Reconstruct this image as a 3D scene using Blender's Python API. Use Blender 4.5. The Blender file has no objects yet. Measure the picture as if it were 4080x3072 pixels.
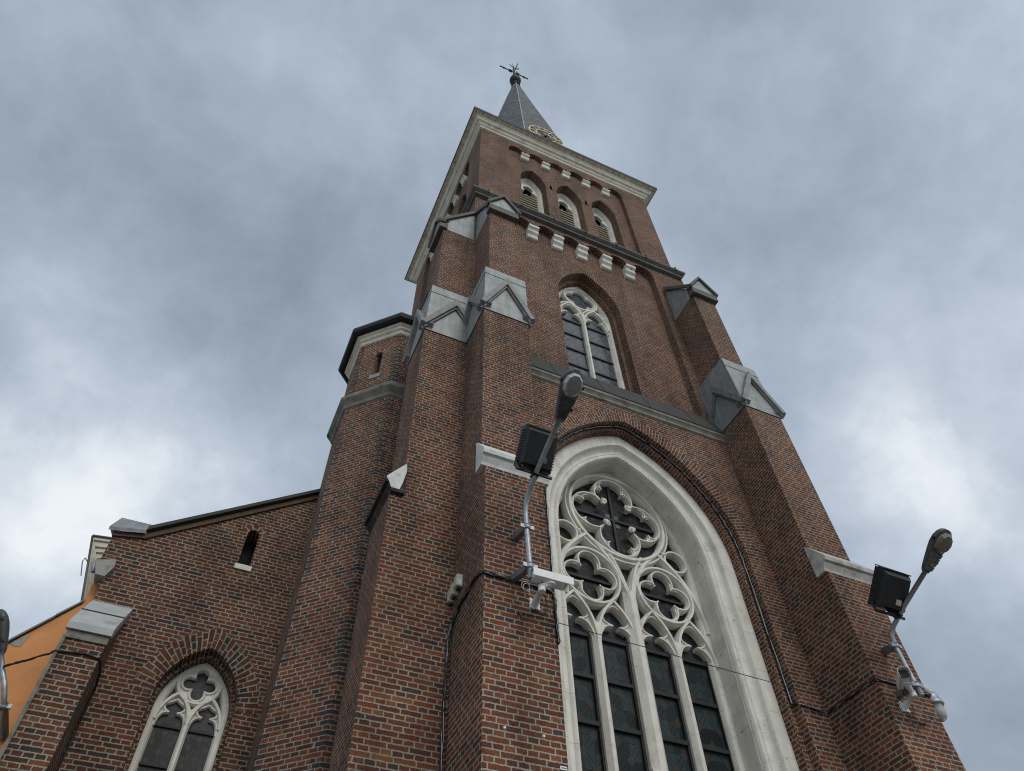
import bpy, math, random
from mathutils import Vector, Matrix
from mathutils.geometry import tessellate_polygon
random.seed(7)
R_ = math.radians
scn = bpy.context.scene
COL = scn.collection
# ---------------------------------------------------------------- camera
CR = ((0.91189034, -0.40992214, -0.02049021), (0.31483716, 0.73065208, -0.60582597), (0.26331269, 0.54599577, 0.79533329))
cam_d = bpy.data.cameras.new('camera')
cam = bpy.data.objects.new('camera', cam_d); COL.objects.link(cam)
cam.matrix_world = Matrix(((CR[0][0], -CR[1][0], -CR[2][0], 0), (CR[0][1], -CR[1][1], -CR[2][1], 0), (CR[0][2], -CR[1][2], -CR[2][2], 0), (0, 0, 0, 1)))
cam_d.sensor_fit = 'HORIZONTAL'; cam_d.sensor_width = 36.0; cam_d.lens = 36.0 * 2896.0 / 4080.0
cam_d.clip_start = 0.05; cam_d.clip_end = 2000
scn.camera = cam
# ---------------------------------------------------------------- exposure
scn.view_settings.view_transform = 'Standard'; scn.view_settings.look = 'None'
scn.cycles.pixel_filter_type = 'BLACKMAN_HARRIS'; scn.cycles.filter_width = 1.1
scn.view_settings.exposure = 0.0; scn.view_settings.gamma = 1.0
# ---------------------------------------------------------------- node helper
class NT:
    def __init__(s, tree): s.t = tree; tree.nodes.clear()
    def n(s, typ, **kw):
        nd = s.t.nodes.new(typ)
        for k, v in kw.items():
            if k.startswith('i_'):
                nd.inputs[k[2:].replace('_', ' ')].default_value = v
            else: setattr(nd, k, v)
        return nd
    def l(s, a, b): s.t.links.new(a, b)
    def math(s, op, a, b=None, clamp=False):
        nd = s.n('ShaderNodeMath', operation=op, use_clamp=clamp)
        for i, x in enumerate((a, b)):
            if x is None: continue
            if isinstance(x, (int, float)): nd.inputs[i].default_value = x
            else: s.l(x, nd.inputs[i])
        return nd.outputs[0]
    def ramp(s, fac, stops, interp='LINEAR'):
        nd = s.n('ShaderNodeValToRGB'); cr = nd.color_ramp; cr.interpolation = interp
        while len(cr.elements) < len(stops): cr.elements.new(0.5)
        for e, (p, c) in zip(cr.elements, stops):
            e.position = p; e.color = (c[0], c[1], c[2], 1) if not isinstance(c, (int, float)) else (c, c, c, 1)
        s.l(fac, nd.inputs[0]); return nd.outputs[0]
    def mix(s, fac, a, b, typ='MIX'):
        nd = s.n('ShaderNodeMix', data_type='RGBA', blend_type=typ)
        for sock, x in ((nd.inputs[0], fac), (nd.inputs[6], a), (nd.inputs[7], b)):
            if isinstance(x, (int, float)): sock.default_value = x
            elif isinstance(x, tuple): sock.default_value = (*x, 1)
            else: s.l(x, sock)
        return nd.outputs[2]
    def noise(s, vec, scale, detail=3.0, rough=0.55, dist=0.0):
        nd = s.n('ShaderNodeTexNoise'); nd.inputs['Scale'].default_value = scale; nd.inputs['Detail'].default_value = detail
        nd.inputs['Roughness'].default_value = rough; nd.inputs['Distortion'].default_value = dist
        if vec is not None: s.l(vec, nd.inputs['Vector'])
        return nd.outputs['Fac']
# ---------------------------------------------------------------- world: overcast sky
SUN_AZ, SUN_EL = R_(173.0), R_(40.0)     # azimuth measured clockwise from +Y
w = bpy.data.worlds.new('World'); scn.world = w; w.use_nodes = True
N = NT(w.node_tree)
tc = N.n('ShaderNodeTexCoord'); D = tc.outputs['Generated']
nrm = N.n('ShaderNodeVectorMath', operation='NORMALIZE'); N.l(D, nrm.inputs[0]); D = nrm.outputs[0]
sep = N.n('ShaderNodeSeparateXYZ'); N.l(D, sep.inputs[0])
sky = N.n('ShaderNodeTexSky'); sky.sky_type = 'NISHITA'; sky.sun_disc = False
sky.sun_elevation = SUN_EL; sky.sun_rotation = SUN_AZ
bg1 = N.n('ShaderNodeBackground'); bg1.inputs['Strength'].default_value = 0.09; N.l(sky.outputs[0], bg1.inputs['Color'])
zz = N.math('ADD', N.math('MAXIMUM', sep.outputs[2], 0.0), 0.35)
comb = N.n('ShaderNodeCombineXYZ'); N.l(N.math('DIVIDE', sep.outputs[0], zz), comb.inputs[0]); N.l(N.math('DIVIDE', sep.outputs[1], zz), comb.inputs[1])
CLOUD_SPOTS = [((-0.401, 0.379, 0.834), 0.26, -0.07), ((0.003, 0.492, 0.871), 0.18, -0.03), ((-0.04, 0.651, 0.758), 0.14, -0.04), ((0.494, 0.362, 0.791), 0.22, -0.01), ((0.793, 0.411, 0.45), 0.12, -0.05), ((0.513, 0.007, 0.859), 0.22, -0.035), ((-0.252, 0.455, 0.854), 0.12, -0.01), ((-0.191, 0.301, 0.934), 0.16, 0.05), ((-0.265, 0.569, 0.779), 0.1, 0.05), ((0.04, 0.217, 0.975), 0.16, 0.04), ((-0.248, 0.675, 0.695), 0.1, 0.05), ((-0.259, 0.761, 0.595), 0.12, 0.2), ((-0.118, 0.755, 0.645), 0.13, 0.12), ((-0.191, 0.827, 0.529), 0.14, 0.14), ((0.749, 0.281, 0.6), 0.15, 0.085), ((0.711, 0.359, 0.605), 0.1, 0.085), ((0.747, 0.363, 0.557), 0.1, 0.06), ((-0.067, 0.329, 0.942), 0.1, 0.03), ((-0.148, 0.672, 0.726), 0.07, 0.03)]
mp = N.n('ShaderNodeMapping'); mp.inputs['Rotation'].default_value = (0, 0, R_(-30)); mp.inputs['Scale'].default_value = (1.0, 1.25, 1.0); mp.inputs['Location'].default_value = (3.1, 1.7, 0)
N.l(comb.outputs[0], mp.inputs[0])
n1 = N.noise(mp.outputs[0], 1.7, 3.0, 0.5, 0.2)
n2 = N.noise(D, 5.2, 7.0, 0.55, 0.25)
n4 = N.noise(D, 19.0, 6.0, 0.6, 0.4)
cl = N.math('ADD', N.math('ADD', N.math('MULTIPLY', n1, 0.48), N.math('MULTIPLY', n2, 0.38)), N.math('MULTIPLY', n4, 0.14))
wn = N.n('ShaderNodeTexNoise'); wn.inputs['Scale'].default_value = 5.0; wn.inputs['Detail'].default_value = 6.0; wn.inputs['Roughness'].default_value = 0.6; N.l(D, wn.inputs['Vector'])
ws = N.n('ShaderNodeVectorMath', operation='SUBTRACT'); N.l(wn.outputs['Color'], ws.inputs[0]); ws.inputs[1].default_value = (0.5, 0.5, 0.5)
wm = N.n('ShaderNodeVectorMath', operation='SCALE'); N.l(ws.outputs[0], wm.inputs[0]); wm.inputs['Scale'].default_value = 0.30
wd = N.n('ShaderNodeVectorMath', operation='ADD'); N.l(D, wd.inputs[0]); N.l(wm.outputs[0], wd.inputs[1])
wq = N.n('ShaderNodeVectorMath', operation='NORMALIZE'); N.l(wd.outputs[0], wq.inputs[0])
for dv_, r_, a_ in CLOUD_SPOTS:     # thicker and thinner parts of the cloud deck, by direction
    dt = N.n('ShaderNodeVectorMath', operation='DOT_PRODUCT'); N.l(wq.outputs[0], dt.inputs[0]); dt.inputs[1].default_value = dv_
    g_ = N.math('POWER', 2.71828, N.math('MULTIPLY', N.math('SUBTRACT', dt.outputs['Value'], 1.0), 2.0 / (r_ * r_)))
    cl = N.math('ADD', cl, N.math('MULTIPLY', g_, a_))
col = N.ramp(cl, [(0.26, (0.230, 0.282, 0.350)), (0.40, (0.330, 0.396, 0.482)), (0.52, (0.425, 0.500, 0.595)), (0.66, (0.580, 0.655, 0.750)), (0.84, (0.90, 0.945, 0.985))])
# sky made brighter and warmer behind the viewer, added as front fill on the facade
back = N.n('ShaderNodeMapRange', interpolation_type='SMOOTHSTEP'); N.l(sep.outputs[1], back.inputs[0]); back.inputs[1].default_value = 0.05; back.inputs[2].default_value = -0.75
gain = N.math('ADD', N.math('MULTIPLY', back.outputs[0], 0.85), 1.0)
gm = N.n('ShaderNodeVectorMath', operation='SCALE'); N.l(N.mix(back.outputs[0], col, N.mix(1.0, col, (1.12, 1.05, 0.95), 'MULTIPLY')), gm.inputs[0]); N.l(gain, gm.inputs['Scale'])
bg2 = N.n('ShaderNodeBackground'); N.l(gm.outputs[0], bg2.inputs['Color']); bg2.inputs['Strength'].default_value = 1.0
ms = N.n('ShaderNodeMixShader'); ms.inputs[0].default_value = 0.94
N.l(bg1.outputs[0], ms.inputs[1]); N.l(bg2.outputs[0], ms.inputs[2])
wo = N.n('ShaderNodeOutputWorld'); N.l(ms.outputs[0], wo.inputs[0])
# ---------------------------------------------------------------- sun through the cloud
sd = bpy.data.lights.new('sun', 'SUN'); sd.energy = 0.95; sd.angle = R_(24); sd.color = (1.0, 0.93, 0.82)
sun = bpy.data.objects.new('sun', sd); COL.objects.link(sun)
sv = Vector((math.sin(SUN_AZ) * math.cos(SUN_EL), math.cos(SUN_AZ) * math.cos(SUN_EL), math.sin(SUN_EL)))
sun.rotation_euler = sv.to_track_quat('Z', 'Y').to_euler(); sun.location = sv * 60
# ---------------------------------------------------------------- materials
def newmat(name):
    m = bpy.data.materials.new(name); m.use_nodes = True
    return m, NT(m.node_tree)
def out(N, bs, nrm=None):
    o = N.n('ShaderNodeOutputMaterial'); N.l(bs.outputs[0], o.inputs[0])
    if nrm is not None: N.l(nrm, bs.inputs['Normal'])
def bump(N, h, strength=0.5, dist=0.01):
    b = N.n('ShaderNodeBump'); b.inputs['Strength'].default_value = strength; b.inputs['Distance'].default_value = dist
    N.l(h, b.inputs['Height']); return b.outputs[0]
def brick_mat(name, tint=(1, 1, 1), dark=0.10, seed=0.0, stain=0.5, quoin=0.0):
    m, N = newmat(name)
    uv = N.n('ShaderNodeUVMap'); uv.uv_map = 'UVMap'
    geo = N.n('ShaderNodeNewGeometry'); P = geo.outputs['Position']
    # wavy hand-laid courses
    dn = N.n('ShaderNodeTexNoise'); dn.inputs['Scale'].default_value = 24.0; dn.inputs['Detail'].default_value = 4.0; dn.inputs['Roughness'].default_value = 0.7; N.l(P, dn.inputs['Vector'])
    sb = N.n('ShaderNodeVectorMath', operation='SUBTRACT'); N.l(dn.outputs['Color'], sb.inputs[0]); sb.inputs[1].default_value = (0.5, 0.5, 0.5)
    sc = N.n('ShaderNodeVectorMath', operation='SCALE'); N.l(sb.outputs[0], sc.inputs[0]); sc.inputs['Scale'].default_value = 0.024
    ad = N.n('ShaderNodeVectorMath', operation='ADD'); N.l(uv.outputs[0], ad.inputs[0]); N.l(sc.outputs[0], ad.inputs[1])
    sx = N.n('ShaderNodeSeparateXYZ'); N.l(ad.outputs[0], sx.inputs[0])
    row = N.math('FLOOR', N.math('DIVIDE', sx.outputs[1], 0.0612))
    pair = N.math('FLOOR', N.math('DIVIDE', N.math('ADD', row, 100.0), 2.0))
    sh = N.n('ShaderNodeTexWhiteNoise', noise_dimensions='1D'); N.l(N.math('ADD', pair, seed), sh.inputs['W'])
    u2 = N.math('ADD', N.math('ADD', sx.outputs[0], N.math('MULTIPLY', N.math('MODULO', pair, 2.0), 0.115)), N.math('MULTIPLY', sh.outputs['Value'], 0.05))
    cv = N.n('ShaderNodeCombineXYZ'); N.l(N.math('ADD', u2, 40.0), cv.inputs[0]); N.l(N.math('ADD', sx.outputs[1], 6.12), cv.inputs[1])
    bt = N.n('ShaderNodeTexBrick'); N.l(cv.outputs[0], bt.inputs['Vector'])
    bt.offset = 0.5; bt.offset_frequency = 2; bt.squash = 0.5; bt.squash_frequency = 2
    for k, v in (('Scale', 1.0), ('Mortar Size', 0.0088), ('Mortar Smooth', 0.25), ('Bias', 0.0), ('Brick Width', 0.23), ('Row Height', 0.0612)): bt.inputs[k].default_value = v
    bt.inputs['Color1'].default_value = (0, 0, 0, 1); bt.inputs['Color2'].default_value = (1, 1, 1, 1); bt.inputs['Mortar'].default_value = (0.5, 0.5, 0.5, 1)
    rnd = bt.outputs['Color']
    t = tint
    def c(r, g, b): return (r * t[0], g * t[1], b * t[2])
    bc = N.ramp(rnd, [(0.0, c(.046, .038, .036)), (dark, c(.058, .044, .040)), (dark + .07, c(.080, .036, .027)), (.28, c(.114, .042, .026)), (.55, c(.145, .048, .027)), (.82, c(.172, .054, .030)), (.95, c(.184, .069, .037)), (1.0, c(.20, .088, .042))])
    fine = N.noise(P, 55.0, 4.0, 0.65)
    bc = N.mix(1.0, bc, N.ramp(fine, [(0.25, 0.50), (0.7, 1.42)]), 'MULTIPLY')
    mort = N.mix(N.noise(P, 14.0, 4.0, 0.6), (0.17, 0.158, 0.120), (0.41, 0.38, 0.30))
    # smeared lime on some bricks
    smear = N.ramp(N.noise(P, 6.0, 6.0, 0.7), [(0.60, 0.0), (0.74, 0.55)])
    bc = N.mix(N.math('MULTIPLY', smear, 0.5), bc, (0.30, 0.25, 0.22))
    colr = N.mix(bt.outputs['Fac'], bc, mort)
    smp = N.n('ShaderNodeMapping'); smp.inputs['Scale'].default_value = (2.6, 2.6, 0.28); N.l(P, smp.inputs[0])
    streak = N.ramp(N.noise(smp.outputs[0], 1.0, 6.0, 0.62), [(0.36, 0.52), (0.56, 1.06)])
    colr = N.mix(0.55, colr, streak, 'MULTIPLY')
    med = N.ramp(N.noise(P, 2.3, 5.0, 0.65, 0.6), [(0.34, (0.66, 0.64, 0.66)), (0.55, (1.0, 1.0, 1.0)), (0.72, (1.16, 1.10, 1.05))])
    colr = N.mix(0.75, colr, med, 'MULTIPLY')
    big = N.noise(P, 0.55, 5.0, 0.6)
    colr = N.mix(1.0, colr, N.ramp(big, [(0.30, 1.0 - 0.45 * stain), (0.62, 1.08)]), 'MULTIPLY')
    bs = N.n('ShaderNodeBsdfPrincipled'); N.l(colr, bs.inputs['Base Color']); bs.inputs['Roughness'].default_value = 0.9; bs.inputs['Specular IOR Level'].default_value = 0.2
    h = N.math('SUBTRACT', N.math('ADD', N.math('MULTIPLY', fine, 0.35), N.math('MULTIPLY', rnd, 0.25)), bt.outputs['Fac'])
    out(N, bs, bump(N, h, 0.8, 0.011)); return m
def plain(name, colr, rough=0.6, metal=0.0, var=0.25, scale=6.0, dirt=None, bumps=0.0, spec=0.4, fine=40.0, streak=0.0, spots=None, joints=0.0):
    m, N = newmat(name); geo = N.n('ShaderNodeNewGeometry'); P = geo.outputs['Position']
    a = N.noise(P, scale, 5.0, 0.62)
    lo = tuple(x * (1 - var) for x in colr); hi = tuple(min(1, x * (1 + var * .6)) for x in colr)
    cc = N.ramp(a, [(0.28, lo), (0.70, hi)])
    if dirt:
        dcol, amt, dsc = dirt
        f = N.ramp(N.noise(P, dsc, 6.0, 0.72), [(0.52, 0.0), (0.72, amt)])
        cc = N.mix(f, cc, dcol)
    if streak:
        smp = N.n('ShaderNodeMapping'); smp.inputs['Scale'].default_value = (5.0, 5.0, 0.5); N.l(P, smp.inputs[0])
        cc = N.mix(streak, cc, N.ramp(N.noise(smp.outputs[0], 1.6, 6.0, 0.65), [(0.34, 0.45), (0.58, 1.1)]), 'MULTIPLY')
    if spots:
        cc = N.mix(N.ramp(N.noise(P, spots[0], 2.0, 0.5), [(spots[1], 0.0), (spots[1] + .03, 0.85)]), cc, spots[2])
    if joints:
        uv = N.n('ShaderNodeUVMap'); uv.uv_map = 'UVMap'; sx = N.n('ShaderNodeSeparateXYZ'); N.l(uv.outputs[0], sx.inputs[0])
        f = N.math('LESS_THAN', N.math('FRACT', N.math('DIVIDE', sx.outputs[1], joints)), 0.012)
        cc = N.mix(N.math('MULTIPLY', f, 0.55), cc, (0.20, 0.18, 0.14))
    bs = N.n('ShaderNodeBsdfPrincipled'); N.l(cc, bs.inputs['Base Color']); bs.inputs['Roughness'].default_value = rough; bs.inputs['Metallic'].default_value = metal; bs.inputs['Specular IOR Level'].default_value = spec
    nb = bump(N, N.noise(P, fine, 4.0, 0.6), bumps, 0.01) if bumps else None
    out(N, bs, nb); return m
BR = brick_mat('brick_tower', dark=0.03, seed=1, stain=0.45)
BR2 = brick_mat('brick_turret', tint=(0.98, 0.98, 0.98), dark=0.07, seed=5, stain=0.4)
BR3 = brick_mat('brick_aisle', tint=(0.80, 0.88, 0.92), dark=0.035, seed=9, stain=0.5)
BRV = brick_mat('brick_voussoir', tint=(0.92, 0.95, 0.98), dark=0.06, seed=3, stain=0.35)
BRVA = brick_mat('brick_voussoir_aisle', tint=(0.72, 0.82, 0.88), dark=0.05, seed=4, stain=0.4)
CREAM = plain('painted_stone', (0.70, 0.685, 0.62), 0.7, var=0.14, scale=3.0, dirt=((0.30, 0.27, 0.20), 0.45, 3.2), bumps=0.3, spec=0.2, streak=0.25, spots=(9.0, 0.755, (0.07, 0.05, 0.035)))
CREAMJ = plain('painted_stone_jamb', (0.70, 0.685, 0.62), 0.75, var=0.14, scale=3.0, dirt=((0.32, 0.29, 0.22), 0.45, 2.6), bumps=0.3, spec=0.2, streak=0.22, spots=(11.0, 0.74, (0.06, 0.045, 0.03)), joints=0.62)
CREAM2 = plain('cornice_paint', (0.64, 0.605, 0.51), 0.75, var=0.16, scale=2.5, dirt=((0.16, 0.13, 0.09), 0.6, 3.1), bumps=0.15, spec=0.25)
ZINC = plain('weathered_zinc', (0.265, 0.285, 0.288), 0.55, 0.25, var=0.22, scale=4.0, dirt=((0.46, 0.48, 0.48), 0.4, 7.0), bumps=0.15, streak=0.45, fine=9.0)
ZINCD = plain('zinc_moulding', (0.21, 0.215, 0.21), 0.6, 0.15, var=0.3, scale=5.0, dirt=((0.07, 0.065, 0.055), 0.6, 8.0), bumps=0.15)
STONE = plain('bluestone', (0.30, 0.30, 0.285), 0.75, var=0.25, scale=5.0, dirt=((0.06, 0.055, 0.045), 0.75, 5.0), bumps=0.35)
LICHEN = plain('lichen_stone', (0.19, 0.182, 0.16), 0.85, var=0.35, scale=6.0, dirt=((0.03, 0.028, 0.024), 1.0, 3.2), bumps=0.5)
LICHEN2 = plain('lichen_stone_pale', (0.43, 0.42, 0.385), 0.85, var=0.3, scale=7.0, dirt=((0.13, 0.12, 0.10), 0.8, 6.0), bumps=0.4)
LEAD = plain('lead_weathering', (0.050, 0.052, 0.048), 0.85, 0.0, var=0.18, scale=1.6, bumps=0.1)
SLATEC = plain('slate_string', (0.085, 0.082, 0.076), 0.7, var=0.35, scale=3.0, dirt=((0.22, 0.20, 0.17), 0.5, 5.0), bumps=0.3)
BLACK = plain('black_plastic', (0.012, 0.012, 0.013), 0.45, var=0.2)
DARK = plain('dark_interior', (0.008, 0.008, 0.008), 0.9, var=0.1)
IRON = plain('black_iron', (0.022, 0.022, 0.023), 0.6, 0.3, var=0.3)
GALV = plain('galvanised_steel', (0.34, 0.37, 0.40), 0.42, 0.6, var=0.25, scale=14.0, dirt=((0.10, 0.09, 0.08), 0.4, 18.0))
GREYP = plain('grey_paint', (0.13, 0.135, 0.135), 0.5, 0.1, var=0.2, scale=10.0)
GREYL = plain('lamp_shell', (0.075, 0.078, 0.08), 0.5, 0.1, var=0.2, scale=12.0)
LENS = plain('lamp_lens', (0.16, 0.155, 0.14), 0.12, 0.0, var=0.3, scale=16.0, spec=0.9)
LENSB = plain('brown_lens', (0.15, 0.125, 0.09), 0.15, var=0.35, scale=12.0, spec=0.8)
RIM = plain('lens_rim', (0.36, 0.375, 0.38), 0.15, 0.2, var=0.15, scale=20.0, spec=0.9)
WHITE = plain('white_enamel', (0.70, 0.71, 0.70), 0.35, var=0.06, scale=8.0)
PALEP = plain('pale_plastic', (0.50, 0.49, 0.40), 0.5, var=0.12, scale=9.0)
GOLD = plain('gilding', (0.50, 0.40, 0.20), 0.4, 0.7, var=0.25, scale=9.0)
CLOCKW = plain('clock_rings', (0.60, 0.57, 0.44), 0.4, 0.2, var=0.2)
ORANGE = plain('orange_render', (0.62, 0.275, 0.105), 0.85, var=0.10, scale=1.2, dirt=((0.30, 0.17, 0.08), 0.5, 1.6), bumps=0.2)
GROUND = plain('street_paving', (0.22, 0.21, 0.19), 0.85, var=0.3, scale=3.0, bumps=0.3)
RUST = plain('rusty_steel', (0.10, 0.062, 0.04), 0.8, 0.2, var=0.4, scale=20.0)
WOODL = plain('louvre_wood', (0.34, 0.31, 0.23), 0.7, var=0.2, scale=5.0)
def slate_mat():
    m, N = newmat('roof_slate'); uv = N.n('ShaderNodeUVMap'); uv.uv_map = 'UVMap'; geo = N.n('ShaderNodeNewGeometry'); P = geo.outputs['Position']
    bt = N.n('ShaderNodeTexBrick'); N.l(uv.outputs[0], bt.inputs['Vector'])
    for k, v in (('Scale', 1.0), ('Mortar Size', 0.012), ('Mortar Smooth', 0.4), ('Brick Width', 0.24), ('Row Height', 0.17)): bt.inputs[k].default_value = v
    bt.inputs['Color1'].default_value = (0, 0, 0, 1); bt.inputs['Color2'].default_value = (1, 1, 1, 1); bt.inputs['Mortar'].default_value = (0, 0, 0, 1)
    c = N.ramp(bt.outputs['Color'], [(0.0, (.014, .015, .016)), (0.5, (.040, .041, .044)), (1.0, (.12, .122, .126))])
    c = N.mix(bt.outputs['Fac'], c, (0.018, 0.018, 0.02))
    c = N.mix(1.0, c, N.ramp(N.noise(P, 1.8, 5.0), [(0.3, 0.6), (0.7, 1.25)]), 'MULTIPLY')
    bs = N.n('ShaderNodeBsdfPrincipled'); N.l(c, bs.inputs['Base Color']); bs.inputs['Roughness'].default_value = 0.55
    h = N.math('SUBTRACT', N.math('MULTIPLY', bt.outputs['Color'], 0.6), bt.outputs['Fac'])
    out(N, bs, bump(N, h, 0.9, 0.04)); return m
SLATE = slate_mat()
def glass_mat(name, base, lead, kind, cell, rough, spec, wob, patt=0.5):
    """dark leaded glass; pattern from the pane's own UV in metres"""
    m, N = newmat(name); uv = N.n('ShaderNodeUVMap'); uv.uv_map = 'UVMap'; sx = N.n('ShaderNodeSeparateXYZ'); N.l(uv.outputs[0], sx.inputs[0])
    U, V = sx.outputs[0], sx.outputs[1]
    def lines(expr, wd):
        f = N.math('FRACT', expr); d = N.math('ABSOLUTE', N.math('SUBTRACT', f, 0.5)); return N.math('GREATER_THAN', d, 0.5 - wd)
    ux, vy = N.math('DIVIDE', U, cell[0]), N.math('DIVIDE', V, cell[1])
    if kind == 'diamond':
        ln = N.math('MAXIMUM', lines(N.math('ADD', ux, vy), 0.06), lines(N.math('SUBTRACT', ux, vy), 0.06))
        tintv = None
    else:
        fu = N.math('ABSOLUTE', N.math('SUBTRACT', N.math('FRACT', ux), 0.5)); fv = N.math('ABSOLUTE', N.math('SUBTRACT', N.math('FRACT', vy), 0.5))
        def st4(a, b): return N.math('LESS_THAN', N.math('ADD', N.math('MULTIPLY', N.math('MINIMUM', a, b), 1.6), N.math('MAXIMUM', a, b)), 0.20)
        gu, gv = N.math('SUBTRACT', 0.5, fu), N.math('SUBTRACT', 0.5, fv)
        star = N.math('MAXIMUM', st4(fu, fv), st4(gu, gv))
        band = N.math('LESS_THAN', N.math('ABSOLUTE', N.math('SUBTRACT', N.math('ABSOLUTE', N.math('SUBTRACT', fu, fv)), 0.11)), 0.014)
        ax = N.math('LESS_THAN', N.math('MINIMUM', fu, fv), 0.010)
        ln = N.math('MULTIPLY', N.math('MAXIMUM', band, ax), N.math('SUBTRACT', 1.0, star))
        tintv = star
    geo = N.n('ShaderNodeNewGeometry'); P = geo.outputs['Position']
    vor = N.n('ShaderNodeTexWhiteNoise', noise_dimensions='2D')
    cc = N.n('ShaderNodeCombineXYZ'); N.l(N.math('FLOOR', N.math('MULTIPLY', ux, 2.0)), cc.inputs[0]); N.l(N.math('FLOOR', N.math('MULTIPLY', vy, 2.0)), cc.inputs[1]); N.l(cc.outputs[0], vor.inputs['Vector'])
    c = N.mix(vor.outputs['Value'], tuple(x * (1 - patt) for x in base), tuple(x * (1 + patt) for x in base))
    if tintv is not None: c = N.mix(N.math('MULTIPLY', tintv, 0.85), c, (0.050, 0.036, 0.027))
    c = N.mix(ln, c, lead)
    bs = N.n('ShaderNodeBsdfPrincipled'); N.l(c, bs.inputs['Base Color']); bs.inputs['Specular IOR Level'].default_value = spec
    r = N.math('ADD', N.math('MULTIPLY', ln, 0.4), rough); N.l(r, bs.inputs['Roughness'])
    h = N.math('ADD', N.noise(P, 3.0, 2.0), N.math('MULTIPLY', ln, 0.25))
    out(N, bs, bump(N, h, wob, 0.05)); return m
GL_BIG = glass_mat('stained_glass', (0.020, 0.030, 0.033), (0.006, 0.006, 0.006), 'star', (0.34, 0.44), 0.30, 0.14, 0.12)
GL_TRAC = glass_mat('tracery_glass', (0.015, 0.017, 0.019), (0.006, 0.006, 0.006), 'star', (0.26, 0.26), 0.34, 0.14, 0.15)
GL_TEAL = plain('teal_glass', (0.045, 0.115, 0.105), 0.3, var=0.25, scale=20.0)
GL_B = glass_mat('diamond_glass', (0.055, 0.065, 0.078), (0.012, 0.012, 0.014), 'diamond', (0.17, 0.22), 0.16, 0.55, 0.22, 0.45)
GL_A = glass_mat('aisle_glass', (0.022, 0.025, 0.026), (0.012, 0.013, 0.013), 'star', (0.22, 0.24), 0.35, 0.18, 0.1)
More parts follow.
